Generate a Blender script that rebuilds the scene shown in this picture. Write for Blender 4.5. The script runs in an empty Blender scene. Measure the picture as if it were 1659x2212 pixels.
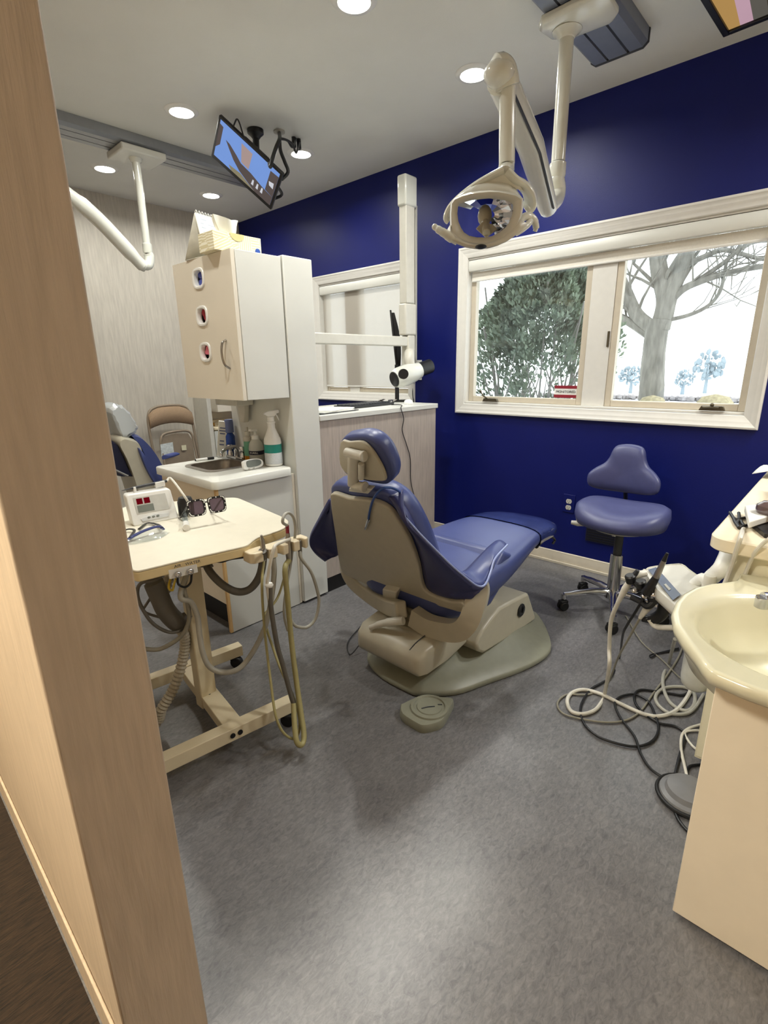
import bpy, bmesh, math, random
from mathutils import Vector, Matrix, Euler, noise
random.seed(7)
SC = bpy.context.scene
COL = SC.collection
PI = math.pi

# ------------------------------------------------------------------ helpers
def lin(c):
    c = c / 255.0
    return c / 12.92 if c <= 0.04045 else ((c + 0.055) / 1.055) ** 2.4

def rgb(r, g, b):
    return (lin(r), lin(g), lin(b), 1.0)

def mat(name, col, rough=0.5, metal=0.0, vary=0.06, scale=30.0, bump=0.0, bscale=200.0, spec=0.5, coat=0.0, stretch=(1, 1, 1), alpha=1.0, trans=0.0):
    m = bpy.data.materials.new(name)
    m.use_nodes = True
    nt = m.node_tree
    b = nt.nodes['Principled BSDF']
    c = rgb(*col)
    tc = nt.nodes.new('ShaderNodeTexCoord')
    mp = nt.nodes.new('ShaderNodeMapping')
    mp.inputs['Scale'].default_value = stretch
    nt.links.new(tc.outputs['Object'], mp.inputs['Vector'])
    n = nt.nodes.new('ShaderNodeTexNoise')
    n.inputs['Scale'].default_value = scale
    n.inputs['Detail'].default_value = 4
    nt.links.new(mp.outputs['Vector'], n.inputs['Vector'])
    r = nt.nodes.new('ShaderNodeValToRGB')
    r.color_ramp.elements[0].position = 0.3
    r.color_ramp.elements[1].position = 0.7
    r.color_ramp.elements[0].color = tuple(max(0, x * (1 - vary)) for x in c[:3]) + (1,)
    r.color_ramp.elements[1].color = tuple(min(1, x * (1 + vary)) for x in c[:3]) + (1,)
    nt.links.new(n.outputs['Fac'], r.inputs['Fac'])
    nt.links.new(r.outputs['Color'], b.inputs['Base Color'])
    b.inputs['Roughness'].default_value = rough
    b.inputs['Metallic'].default_value = metal
    b.inputs['Specular IOR Level'].default_value = spec
    b.inputs['Coat Weight'].default_value = coat
    b.inputs['Coat Roughness'].default_value = 0.1
    b.inputs['Alpha'].default_value = alpha
    b.inputs['Transmission Weight'].default_value = trans
    if bump:
        n2 = nt.nodes.new('ShaderNodeTexNoise')
        n2.inputs['Scale'].default_value = bscale
        nt.links.new(mp.outputs['Vector'], n2.inputs['Vector'])
        bp = nt.nodes.new('ShaderNodeBump')
        bp.inputs['Strength'].default_value = bump
        bp.inputs['Distance'].default_value = 0.004
        nt.links.new(n2.outputs['Fac'], bp.inputs['Height'])
        nt.links.new(bp.outputs['Normal'], b.inputs['Normal'])
    return m

def emit(name, col, strength):
    m = bpy.data.materials.new(name)
    m.use_nodes = True
    nt = m.node_tree
    nt.nodes.clear()
    o = nt.nodes.new('ShaderNodeOutputMaterial')
    e = nt.nodes.new('ShaderNodeEmission')
    tc = nt.nodes.new('ShaderNodeTexCoord')
    n = nt.nodes.new('ShaderNodeTexNoise')
    n.inputs['Scale'].default_value = 6
    mx = nt.nodes.new('ShaderNodeMixRGB')
    c = rgb(*col)
    mx.inputs[1].default_value = tuple(x * .93 for x in c[:3]) + (1,)
    mx.inputs[2].default_value = tuple(min(1, x * 1.07) for x in c[:3]) + (1,)
    nt.links.new(tc.outputs['Object'], n.inputs['Vector'])
    nt.links.new(n.outputs['Fac'], mx.inputs[0])
    nt.links.new(mx.outputs[0], e.inputs['Color'])
    e.inputs['Strength'].default_value = strength
    nt.links.new(e.outputs[0], o.inputs['Surface'])
    return m

def glassy(name, tint=(235, 240, 240), gloss=0.06, rough=0.02, opac=0.0):
    """thin sheet: mostly see-through, a little mirror, optional haze"""
    m = bpy.data.materials.new(name)
    m.use_nodes = True
    nt = m.node_tree
    nt.nodes.clear()
    o = nt.nodes.new('ShaderNodeOutputMaterial')
    t = nt.nodes.new('ShaderNodeBsdfTransparent')
    t.inputs['Color'].default_value = rgb(*tint)
    g = nt.nodes.new('ShaderNodeBsdfGlossy')
    g.inputs['Roughness'].default_value = rough
    mx = nt.nodes.new('ShaderNodeMixShader')
    mx.inputs[0].default_value = gloss
    nt.links.new(t.outputs[0], mx.inputs[1])
    nt.links.new(g.outputs[0], mx.inputs[2])
    d = nt.nodes.new('ShaderNodeBsdfDiffuse')
    d.inputs['Color'].default_value = rgb(*tint)
    m2 = nt.nodes.new('ShaderNodeMixShader')
    m2.inputs[0].default_value = opac
    nt.links.new(mx.outputs[0], m2.inputs[1])
    nt.links.new(d.outputs[0], m2.inputs[2])
    nt.links.new(m2.outputs[0], o.inputs['Surface'])
    return m

def V(p):
    return Vector(p)

def spl(pts, n=8):
    """Catmull-Rom through the points"""
    P = [Vector(p) for p in pts]
    P = [P[0] * 2 - P[1]] + P + [P[-1] * 2 - P[-2]]
    out = []
    for i in range(1, len(P) - 2):
        a, b, c, d = P[i - 1], P[i], P[i + 1], P[i + 2]
        for k in range(n):
            t = k / n
            out.append(0.5 * ((2 * b) + (c - a) * t + (2 * a - 5 * b + 4 * c - d) * t * t + (3 * b - a - 3 * c + d) * t ** 3))
    out.append(P[-2])
    return out

def round_poly(pts, r, n=6):
    """fillet every corner of a flat polygon"""
    P = [Vector(p) for p in pts]
    out = []
    for i, p in enumerate(P):
        a, c = P[i - 1], P[(i + 1) % len(P)]
        d = min(r, (a - p).length * .45, (c - p).length * .45)
        q0, q1 = p + (a - p).normalized() * d, p + (c - p).normalized() * d
        for k in range(n + 1):
            t = k / n
            out.append(q0 * (1 - t) ** 2 + p * 2 * t * (1 - t) + q1 * t * t)
    return out

class MB:
    def __init__(s):
        s.bm = bmesh.new()

    def face(s, vs, mi=0):
        try:
            f = s.bm.faces.new(vs)
            f.material_index = mi
            return f
        except ValueError:
            return None

    def box(s, c, size, rot=None, mi=0):
        M = Matrix.Translation(V(c))
        if rot is not None:
            M = M @ (Euler(rot).to_matrix().to_4x4() if not isinstance(rot, Matrix) else rot.to_4x4())
        vs = []
        for x, y, z in ((-1, -1, -1), (1, -1, -1), (1, 1, -1), (-1, 1, -1), (-1, -1, 1), (1, -1, 1), (1, 1, 1), (-1, 1, 1)):
            vs.append(s.bm.verts.new(M @ Vector((x * size[0] / 2, y * size[1] / 2, z * size[2] / 2))))
        for q in ((3, 2, 1, 0), (4, 5, 6, 7), (0, 1, 5, 4), (1, 2, 6, 5), (2, 3, 7, 6), (3, 0, 4, 7)):
            s.face([vs[i] for i in q], mi)
        return s

    def mm(s, x0, x1, y0, y1, z0, z1, mi=0):
        return s.box(((x0 + x1) / 2, (y0 + y1) / 2, (z0 + z1) / 2), (x1 - x0, y1 - y0, z1 - z0), None, mi)

    def prism(s, pts, vec, mi=0):
        a = [s.bm.verts.new(V(p)) for p in pts]
        b = [s.bm.verts.new(V(p) + V(vec)) for p in pts]
        s.face(a[::-1], mi)
        s.face(b, mi)
        for i in range(len(a)):
            j = (i + 1) % len(a)
            s.face([a[i], a[j], b[j], b[i]], mi)
        return s

    def poly(s, pts, mi=0):
        s.face([s.bm.verts.new(V(p)) for p in pts], mi)
        return s

    def loft(s, rings, cap=True, mi=0, closed=True):
        R = [[s.bm.verts.new(V(p)) for p in r] for r in rings]
        n = len(R[0])
        for a, b in zip(R[:-1], R[1:]):
            for i in range(n if closed else n - 1):
                j = (i + 1) % n
                s.face([a[i], a[j], b[j], b[i]], mi)
        if cap and closed:
            s.face(R[0][::-1], mi)
            s.face(R[-1], mi)
        return s

    def tube(s, pts, r, n=10, mi=0, ref=None, cap=True, rot=0.0):
        """sweep; r = radius, list of radii, or (a, b) semi-axes given as a tuple"""
        P = [Vector(p) for p in pts]
        P = [p for i, p in enumerate(P) if i == 0 or (p - P[i - 1]).length > 1e-6]
        T = []
        for i in range(len(P)):
            t = P[min(i + 1, len(P) - 1)] - P[max(i - 1, 0)]
            T.append(t.normalized() if t.length > 1e-9 else Vector((0, 0, 1)))
        a = Vector(ref) if ref else (Vector((0, 0, 1)) if abs(T[0].z) < 0.9 else Vector((1, 0, 0)))
        rings = []
        for i, (p, t) in enumerate(zip(P, T)):
            a = (a - t * a.dot(t))
            a = a.normalized() if a.length > 1e-6 else t.orthogonal().normalized()
            b = t.cross(a)
            if isinstance(r, tuple):
                ra, rb = r
            elif isinstance(r, list):
                ra = rb = r[min(int(i * len(r) / len(P)), len(r) - 1)] if len(r) != len(P) else r[i]
            else:
                ra = rb = r
            rings.append([p + a * ra * math.cos(2 * PI * k / n + rot) + b * rb * math.sin(2 * PI * k / n + rot) for k in range(n)])
        return s.loft(rings, cap, mi)

    def cyl(s, p0, p1, r0, r1=None, n=20, mi=0):
        r1 = r0 if r1 is None else r1
        return s.tube([p0, p1], [r0, r1], n, mi)

    def lathe(s, prof, c, n=24, axis=(0, 0, 1), mi=0):
        ax = Vector(axis).normalized()
        a = ax.orthogonal().normalized()
        b = ax.cross(a)
        rings = [[V(c) + ax * z + (a * math.cos(2 * PI * k / n) + b * math.sin(2 * PI * k / n)) * max(r, 1e-4) for k in range(n)] for r, z in prof]
        return s.loft(rings, True, mi)

    def ball(s, c, r, rot=None, n=16, mi=0):
        r = (r, r, r) if not hasattr(r, '__len__') else r
        M = Matrix.Translation(V(c)) @ (Euler(rot).to_matrix().to_4x4() if rot else Matrix())
        rings = []
        for i in range(n // 2 + 1):
            t = PI * i / (n // 2)
            rr = max(math.sin(t), 1e-3)
            rings.append([M @ Vector((r[0] * rr * math.cos(2 * PI * k / n), r[1] * rr * math.sin(2 * PI * k / n), r[2] * math.cos(t))) for k in range(n)])
        return s.loft(rings, True, mi)

    def build(s, name, mats, parent=None, bevel=0.0, seg=2, sub=0, solid=0.0, smooth=40, offset=0.0):
        bmesh.ops.recalc_face_normals(s.bm, faces=s.bm.faces)
        me = bpy.data.meshes.new(name)
        s.bm.to_mesh(me)
        s.bm.free()
        mats = mats if isinstance(mats, (list, tuple)) else [mats]
        for m in mats:
            me.materials.append(m)
        o = bpy.data.objects.new(name, me)
        COL.objects.link(o)
        if smooth:
            me.shade_smooth()
            me.set_sharp_from_angle(angle=math.radians(smooth))
        if parent is not None:
            o.parent = parent
            if parent.type == 'EMPTY':
                o.matrix_parent_inverse = Matrix.Translation(-parent.location)
        if solid:
            md = o.modifiers.new('solid', 'SOLIDIFY')
            md.thickness = solid
            md.offset = offset
        if bevel:
            md = o.modifiers.new('bevel', 'BEVEL')
            md.width = bevel
            md.segments = seg
            md.limit_method = 'ANGLE'
            md.angle_limit = math.radians(35)
        if sub:
            md = o.modifiers.new('sub', 'SUBSURF')
            md.levels = sub
            md.render_levels = sub
        return o

def tag(o, label, cat, group=None, kind=None):
    o['label'] = label
    o['category'] = cat
    if group:
        o['group'] = group
    if kind:
        o['kind'] = kind
    return o

def thing(name, label, cat, loc, group=None):
    o = bpy.data.objects.new(name, None)
    o.empty_display_size = 0.05
    COL.objects.link(o)
    o.location = loc
    return tag(o, label, cat, group)

def struct(o):
    o['kind'] = 'structure'
    return o

def dup(root, loc, label, rotz=0.0, group=None):
    r = root.copy()
    COL.objects.link(r)
    r.location = loc
    r.rotation_euler = (0, 0, rotz)
    r['label'] = label
    if group:
        r['group'] = group
    for ch in list(root.children):
        c = ch.copy()
        COL.objects.link(c)
        c.parent = r
        c.matrix_parent_inverse = ch.matrix_parent_inverse
        for g in list(ch.children):
            d = g.copy()
            COL.objects.link(d)
            d.parent = c
    return r

def text(body, size, origin, right, up, material, parent, name='lettering', extrude=0.0004, align='CENTER'):
    cu = bpy.data.curves.new('t', 'FONT')
    cu.body = body
    cu.size = size
    cu.extrude = extrude
    cu.align_x = align
    cu.align_y = 'CENTER'
    t = bpy.data.objects.new('t', cu)
    COL.objects.link(t)
    bpy.context.view_layer.update()
    me = bpy.data.meshes.new_from_object(t.evaluated_get(bpy.context.evaluated_depsgraph_get()))
    bpy.data.objects.remove(t)
    r = V(right).normalized()
    u = (V(up) - r * V(up).dot(r)).normalized()
    n = r.cross(u)
    M = Matrix((r, u, n)).transposed().to_4x4()
    M.translation = V(origin)
    me.transform(M)
    me.materials.clear()
    me.materials.append(material)
    o = bpy.data.objects.new(name, me)
    COL.objects.link(o)
    o.parent = parent
    if parent.type == 'EMPTY':
        o.matrix_parent_inverse = Matrix.Translation(-parent.location)
    return o

# ------------------------------------------------------------------ materials
M = {}
M['blue_wall'] = mat('blue_wall_paint', (4, 18, 96), 0.46, vary=0.04, scale=6, bump=0.12, bscale=260, spec=0.32)
M['ceiling'] = mat('ceiling_paint', (226, 226, 220), 0.85, vary=0.02, scale=5, bump=0.15, bscale=300)
M['grey_wall'] = mat('streaked_wallpaper', (196, 190, 178), 0.6, vary=0.1, scale=26, bump=0.25, bscale=60, stretch=(3, 3, 0.28))
M['part_wall'] = mat('brushed_wallpaper', (190, 172, 150), 0.6, vary=0.09, scale=30, bump=0.3, bscale=70, stretch=(3, 3, 0.25))
M['trim'] = mat('white_trim_paint', (222, 220, 214), 0.4, vary=0.02)
M['base_trim'] = mat('cream_baseboard', (206, 196, 178), 0.45, vary=0.03)
M['white_lam'] = mat('white_laminate', (216, 216, 209), 0.35, vary=0.02, scale=8)
M['warm_lam'] = mat('warm_white_laminate', (226, 218, 202), 0.38, vary=0.02, scale=8)
M['cream_lam'] = mat('cream_laminate', (238, 226, 204), 0.4, vary=0.03, scale=10)
M['wood_lam'] = mat('grey_oak_laminate', (178, 166, 156), 0.5, vary=0.14, scale=14, stretch=(6, 6, 0.5))
M['maple_edge'] = mat('maple_edge_band', (226, 188, 130), 0.45, vary=0.08, scale=20)
M['black_kick'] = mat('black_kick', (22, 20, 20), 0.6)
M['black'] = mat('black_plastic', (18, 18, 20), 0.4)
M['rubber'] = mat('black_rubber', (14, 14, 15), 0.55)
M['dark'] = mat('dark_grey_plastic', (52, 54, 58), 0.45)
M['chrome'] = mat('chrome', (205, 205, 208), 0.12, metal=1.0, vary=0.02)
M['steel'] = mat('brushed_steel', (170, 165, 158), 0.28, metal=1.0, vary=0.08, scale=60)
M['alu'] = mat('grey_aluminium_track', (150, 153, 158), 0.4, metal=0.6, vary=0.03)
M['track_dark'] = mat('slate_grey_track', (120, 126, 140), 0.4, metal=0.3, vary=0.03)
M['enamel'] = mat('glossy_ivory_enamel', (216, 217, 208), 0.18, vary=0.015, coat=0.4)
M['ivory'] = mat('ivory_plastic', (206, 203, 192), 0.35, vary=0.03)
M['beige_shell'] = mat('beige_grey_shell', (184, 178, 160), 0.32, vary=0.03)
M['taupe_base'] = mat('olive_grey_base', (134, 134, 118), 0.4, vary=0.05)
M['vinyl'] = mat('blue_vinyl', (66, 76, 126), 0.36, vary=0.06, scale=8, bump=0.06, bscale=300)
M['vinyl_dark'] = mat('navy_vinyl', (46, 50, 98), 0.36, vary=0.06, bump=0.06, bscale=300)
M['vinyl_stool'] = mat('slate_blue_vinyl', (72, 76, 118), 0.4, vary=0.05, bump=0.05, bscale=300)
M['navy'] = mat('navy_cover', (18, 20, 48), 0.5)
M['cream_plastic'] = mat('cream_plastic', (226, 212, 182), 0.3, vary=0.03)
M['cart_paint'] = mat('cream_powder_coat', (222, 210, 180), 0.4, vary=0.05, scale=12)
M['hose_grey'] = mat('grey_hose', (140, 136, 122), 0.45)
M['hose_olive'] = mat('yellowed_hose', (164, 156, 108), 0.42)
M['hose_dark'] = mat('dark_grey_hose', (96, 92, 84), 0.5)
M['hose_white'] = mat('white_hose', (214, 210, 198), 0.4)
M['hose_black'] = mat('black_cable', (20, 20, 22), 0.45)
M['hose_light'] = mat('light_grey_hose', (172, 170, 160), 0.4)
M['white'] = mat('white_plastic', (236, 236, 232), 0.3, vary=0.02)
M['paper'] = mat('white_paper', (236, 236, 230), 0.8, vary=0.02)
M['marble'] = mat('cream_cultured_marble', (210, 205, 178), 0.2, vary=0.05, scale=5, coat=0.3)
M['red'] = mat('dark_red', (140, 30, 48), 0.4)
M['lcd'] = mat('grey_lcd', (120, 126, 120), 0.25)
M['tan_fabric'] = mat('tan_fabric', (150, 126, 100), 0.9, vary=0.1, scale=120)
M['tan_metal'] = mat('taupe_metal', (136, 122, 104), 0.4)
M['glass'] = glassy('window_glass', (246, 249, 249), 0.05)
M['clear'] = glassy('clear_plastic', (232, 238, 240), 0.16, 0.08, 0.06)
M['clear_film'] = glassy('crinkled_film', (225, 228, 230), 0.22, 0.12, 0.30)
M['lens_tint'] = glassy('tinted_lens', (92, 78, 96), 0.12, 0.05, 0.25)
M['lamp_on'] = emit('lit_lamp', (255, 250, 238), 22.0)
M['mirror'] = mat('mirror_reflector', (225, 226, 232), 0.04, metal=1.0, vary=0.01)
# ------------------------------------------------------------------ camera
XB, CZ, YF = 2.893, 2.47, 4.44
YD = 1.964
cam = bpy.data.objects.new('camera', bpy.data.cameras.new('camera'))
COL.objects.link(cam)
cam.data.sensor_fit = 'HORIZONTAL'
cam.data.sensor_width = 36.0
cam.data.lens = 36.0 * 1089.0 / 1659.0
cam.data.clip_start = 0.02
cam.data.clip_end = 300
_right = Vector((0.67722317, -0.7356166, -0.01539444))
_down = Vector((-0.21482709, -0.17767647, -0.96035431))
_fwd = Vector((0.70371734, 0.65368134, -0.27835699))
cm = Matrix((_right, -_down, -_fwd)).transposed().to_4x4()
cm.translation = Vector((0, 0, 1.2))
cam.matrix_world = cm
SC.camera = cam

# ------------------------------------------------------------------ floor material
def floor_mat():
    m = bpy.data.materials.new('mottled_grey_vinyl')
    m.use_nodes = True
    nt = m.node_tree
    b = nt.nodes['Principled BSDF']
    tc = nt.nodes.new('ShaderNodeTexCoord')
    def noise(scale, detail, stretch=(1, 1, 1), rough=0.6, dist=0.0):
        mp = nt.nodes.new('ShaderNodeMapping')
        mp.inputs['Scale'].default_value = stretch
        mp.inputs['Rotation'].default_value = (0, 0, 0.5)
        nt.links.new(tc.outputs['Object'], mp.inputs['Vector'])
        n = nt.nodes.new('ShaderNodeTexNoise')
        n.inputs['Scale'].default_value = scale
        n.inputs['Detail'].default_value = detail
        n.inputs['Roughness'].default_value = rough
        n.inputs['Distortion'].default_value = dist
        nt.links.new(mp.outputs['Vector'], n.inputs['Vector'])
        return n
    n1 = noise(4.0, 6, dist=1.5)
    n2 = noise(45, 6, (1, 2.2, 1), 0.7, 1.0)
    r1 = nt.nodes.new('ShaderNodeValToRGB')
    r1.color_ramp.elements[0].position = 0.3
    r1.color_ramp.elements[1].position = 0.72
    r1.color_ramp.elements[0].color = rgb(87, 86, 89)
    r1.color_ramp.elements[1].color = rgb(118, 116, 117)
    nt.links.new(n1.outputs['Fac'], r1.inputs['Fac'])
    r2 = nt.nodes.new('ShaderNodeValToRGB')
    r2.color_ramp.elements[0].position = 0.34
    r2.color_ramp.elements[1].position = 0.68
    r2.color_ramp.elements[0].color = rgb(80, 79, 81)
    r2.color_ramp.elements[1].color = rgb(142, 140, 139)
    nt.links.new(n2.outputs['Fac'], r2.inputs['Fac'])
    mx = nt.nodes.new('ShaderNodeMixRGB')
    mx.inputs[0].default_value = 0.5
    nt.links.new(r1.outputs[0], mx.inputs[1])
    nt.links.new(r2.outputs[0], mx.inputs[2])
    nt.links.new(mx.outputs[0], b.inputs['Base Color'])
    b.inputs['Roughness'].default_value = 0.31
    b.inputs['Specular IOR Level'].default_value = 0.5
    bp = nt.nodes.new('ShaderNodeBump')
    bp.inputs['Strength'].default_value = 0.12
    bp.inputs['Distance'].default_value = 0.003
    n3 = noise(70, 3)
    nt.links.new(n3.outputs['Fac'], bp.inputs['Height'])
    nt.links.new(bp.outputs['Normal'], b.inputs['Normal'])
    return m
M['floor'] = floor_mat()
M['carpet'] = mat('brown_ribbed_carpet', (42, 30, 19), 0.95, vary=0.6, scale=40, bump=0.8, bscale=90, stretch=(0.6, 5, 1))

# ------------------------------------------------------------------ shell of the room
X0, Y0 = -1.5, -1.5
struct(MB().mm(0.10, XB + 0.12, Y0, YF + 0.1, -0.05, 0.0).build('floor', M['floor']))
struct(MB().mm(X0, 0.10, Y0, YF + 0.1, -0.05, 0.001).build('floor_hall', M['carpet']))
struct(MB().mm(X0, XB + 0.12, Y0, YF + 0.1, CZ, CZ + 0.1).build('ceiling', M['ceiling']))
struct(MB().mm(X0, XB + 0.12, YF, YF + 0.1, 0, CZ).build('wall_back', M['grey_wall']))
struct(MB().mm(X0, XB + 0.12, Y0 - 0.1, Y0, 0, CZ).build('wall_front', M['part_wall']))
struct(MB().mm(X0 - 0.1, X0, Y0, YF + 0.1, 0, CZ).build('wall_hall', M['part_wall']))
struct(MB().mm(0.110, 0.240, 0.70, YF, 0, CZ).build('wall_left', M['part_wall'], bevel=0.003))
struct(MB().mm(0.1035, 0.1095, 0.705, YF, 0, 0.10).build('baseboard_left', M['part_wall'], bevel=0.002))
# blue wall with two window openings
W1 = (0.372, 1.948, 0.952, 1.832)   # y0, y1, z0, z1 of opening
W2 = (2.415, 3.375, 0.99, 1.832)
b = MB()
T = 0.12
b.mm(XB, XB + T, Y0, YF + 0.1, 0, W1[2])
b.mm(XB, XB + T, Y0, YF + 0.1, W1[3], CZ)
b.mm(XB, XB + T, Y0, W1[0], W1[2], W1[3])
b.mm(XB, XB + T, W1[1], W2[0], W1[2], W1[3])
b.mm(XB, XB + T, W2[1], YF + 0.1, W1[2], W1[3])
b.mm(XB, XB + T, W2[0], W2[1], W1[2], W2[2])
struct(b.build('wall_right', M['blue_wall'], smooth=0))
b = MB()
b.prism([(XB - 0.001, Y0, 0), (XB - 0.014, Y0, 0), (XB - 0.014, Y0, 0.05), (XB - 0.008, Y0, 0.066), (XB - 0.008, Y0, 0.074), (XB - 0.001, Y0, 0.078)], (0, YF - Y0 - 0.002, 0))
b.mm(XB - 0.024, XB - 0.0145, Y0, YF - 0.002, 0.0, 0.016)
struct(b.build('baseboard_right', M['base_trim'], bevel=0.002))
b = MB()
b.mm(0.245, XB - 0.03, YF - 0.014, YF - 0.001, 0, 0.08)
struct(b.build('baseboard_back', M['trim'], bevel=0.003))

# ------------------------------------------------------------------ windows
def casing(b, y0, y1, z0, z1):
    """picture-frame casing with stepped profile, mitred"""
    prof = [(0.0, 0.0), (0.0, 0.020), (0.010, 0.022), (0.016, 0.018), (0.030, 0.016), (0.036, 0.012), (0.058, 0.010), (0.063, 0.006), (0.063, 0.0)]
    rings = []
    for (sy, sz, cy, cz) in ((-1, -1, y0, z0), (1, -1, y1, z0), (1, 1, y1, z1), (-1, 1, y0, z1)):
        rings.append([(XB - d - 0.0005, cy - sy * o, cz - sz * o) for o, d in prof])
    rings.append(rings[0])
    b.loft(rings, cap=False)

def window(n, op, outer, mull, label):
    y0, y1, z0, z1 = op
    b = MB()
    casing(b, *outer)
    # jamb lining
    for a in ((y0, y0 + 0.012, z0, z1), (y1 - 0.012, y1, z0, z1), (y0, y1, z0, z0 + 0.012), (y0, y1, z1 - 0.012, z1)):
        b.mm(XB + 0.001, XB + T - 0.002, *a)
    for m0, m1 in mull:
        b.mm(XB + 0.040, XB + T - 0.004, m0, m1, z0 + 0.012, z1 - 0.012)
    w = struct(b.build('window_%d' % n, M['trim'], bevel=0.0015))
    edges = [y0 + 0.012] + [e for m in mull for e in m] + [y1 - 0.012]
    for k in range(0, len(edges), 2):
        a, c = edges[k], edges[k + 1]
        s = MB()
        fw = 0.034
        for q in ((a, a + fw, z0 + 0.012, z1 - 0.012), (c - fw, c, z0 + 0.012, z1 - 0.012), (a + fw, c - fw, z0 + 0.012, z0 + 0.012 + fw), (a + fw, c - fw, z1 - 0.012 - fw, z1 - 0.012)):
            s.mm(XB + 0.045, XB + 0.085, *q)
        s = s.build('sash', M['sash'], w, bevel=0.003)
        MB().mm(XB + 0.064, XB + 0.068, a + fw, c - fw, z0 + 0.012 + fw, z1 - 0.012 - fw).build('pane', M['glass'], s, smooth=0)
    return w
M['sash'] = mat('tan_sash', (202, 192, 174), 0.4, vary=0.03)
w1 = window(1, W1, (0.319, 1.999, 0.889, 1.893), [(1.043, 1.170)], '')
w2 = window(2, W2, (2.36, 3.424, 0.934, 1.893), [(2.97, 3.08)], '')
M['bronze'] = mat('dark_bronze_metal', (96, 88, 72), 0.35, metal=0.7)
for yy, fold in ((1.74, 0), (0.515, 1)):
    h = MB()
    h.prism([(XB + 0.012, yy - 0.055, 0.968), (XB + 0.012, yy + 0.055, 0.968), (XB + 0.012, yy + 0.045, 0.990), (XB + 0.012, yy - 0.045, 0.990)], (-0.022, 0, 0))
    if fold:
        h.tube([(XB - 0.012, yy + 0.04, 0.982), (XB - 0.016, yy, 0.984), (XB - 0.016, yy - 0.03, 0.982)], 0.006)
        h.ball((XB - 0.012, yy, 0.996), 0.009)
    else:
        h.tube([(XB - 0.010, yy + 0.01, 0.984), (XB - 0.016, yy + 0.045, 1.006), (XB - 0.018, yy + 0.062, 1.030)], 0.005)
        h.ball((XB - 0.019, yy + 0.064, 1.033), 0.008)
    h.build('crank_handle', M['bronze'], w1, bevel=0.003)
MB().mm(XB + 0.034, XB + 0.0395, 1.048, 1.058, 1.28, 1.36).build('sash_lock', M['bronze'], w1)
# sticker on the left pane of the near window
st = MB()
xs = XB + 0.0625
st.poly([(xs, 1.345, 1.003), (xs, 1.205, 1.003), (xs, 1.205, 1.073), (xs, 1.345, 1.073)])
stk = st.build('window_sticker', M['white'], None)
tag(stk, 'small red and white striped sticker low on the near window glass', 'sticker')
r_ = MB()
for z in (1.003, 1.0555):
    r_.poly([(xs - 0.0006, 1.345, z), (xs - 0.0006, 1.205, z), (xs - 0.0006, 1.205, z + 0.0175), (xs - 0.0006, 1.345, z + 0.0175)])
r_.build('stripe', M['red'], stk, smooth=0)
text('MONITORED', 0.02, (xs - 0.001, 1.275, 1.037), (0, -1, 0), (0, 0, 1), M['dark'], stk)

# roller blinds
M['blind'] = mat('white_roller_fabric', (226, 222, 212), 0.8, vary=0.03, scale=120)
def sheer(name, col, open_=0.12):
    m = bpy.data.materials.new(name)
    m.use_nodes = True
    nt = m.node_tree
    nt.nodes.clear()
    o = nt.nodes.new('ShaderNodeOutputMaterial')
    d = nt.nodes.new('ShaderNodeBsdfDiffuse')
    t = nt.nodes.new('ShaderNodeBsdfTranslucent')
    p = nt.nodes.new('ShaderNodeBsdfTransparent')
    tc = nt.nodes.new('ShaderNodeTexCoord')
    w = nt.nodes.new('ShaderNodeTexNoise')
    w.inputs['Scale'].default_value = 400
    nt.links.new(tc.outputs['Object'], w.inputs['Vector'])
    rr = nt.nodes.new('ShaderNodeValToRGB')
    c = rgb(*col)
    rr.color_ramp.elements[0].color = tuple(x * .92 for x in c[:3]) + (1,)
    rr.color_ramp.elements[1].color = c
    nt.links.new(w.outputs['Fac'], rr.inputs['Fac'])
    for s in (d, t):
        nt.links.new(rr.outputs[0], s.inputs['Color'])
    a = nt.nodes.new('ShaderNodeMixShader')
    a.inputs[0].default_value = 0.45
    nt.links.new(d.outputs[0], a.inputs[1])
    nt.links.new(t.outputs[0], a.inputs[2])
    e = nt.nodes.new('ShaderNodeMixShader')
    e.inputs[0].default_value = open_
    nt.links.new(a.outputs[0], e.inputs[1])
    nt.links.new(p.outputs[0], e.inputs[2])
    nt.links.new(e.outputs[0], o.inputs['Surface'])
    return m
M['sheer'] = sheer('sheer_screen_fabric', (222, 217, 208), 0.25)
def blind(label, op, drop, fab):
    y0, y1, z0, z1 = op
    t = thing('roller_blind', label, 'blind', (XB + 0.02, (y0 + y1) / 2, z1 - 0.07))
    v = MB()
    n = 14
    v.prism([(XB + 0.036, y0 + 0.014, z1 - 0.078), (XB + 0.036, y0 + 0.014, z1 - 0.014), (XB + 0.004, y0 + 0.014, z1 - 0.014), (XB - 0.002, y0 + 0.014, z1 - 0.025), (XB - 0.003, y0 + 0.014, z1 - 0.06), (XB + 0.002, y0 + 0.014, z1 - 0.078)], (0, y1 - y0 - 0.028, 0))
    v.build('valance', M['white_lam'], t, bevel=0.003)
    MB().mm(XB + 0.030, XB + 0.032, y0 + 0.022, y1 - 0.022, drop, z1 - 0.079).build('fabric', fab, t, smooth=0)
    MB().mm(XB + 0.026, XB + 0.036, y0 + 0.022, y1 - 0.022, drop - 0.012, drop).build('hem_bar', M['trim'], t, bevel=0.003)
blind('raised white roller blind at the top of the near window', W1, 1.708, M['blind'])
blind('lowered sheer white roller blind covering the far window behind the wall arm', W2, 1.052, M['sheer'])

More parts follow.
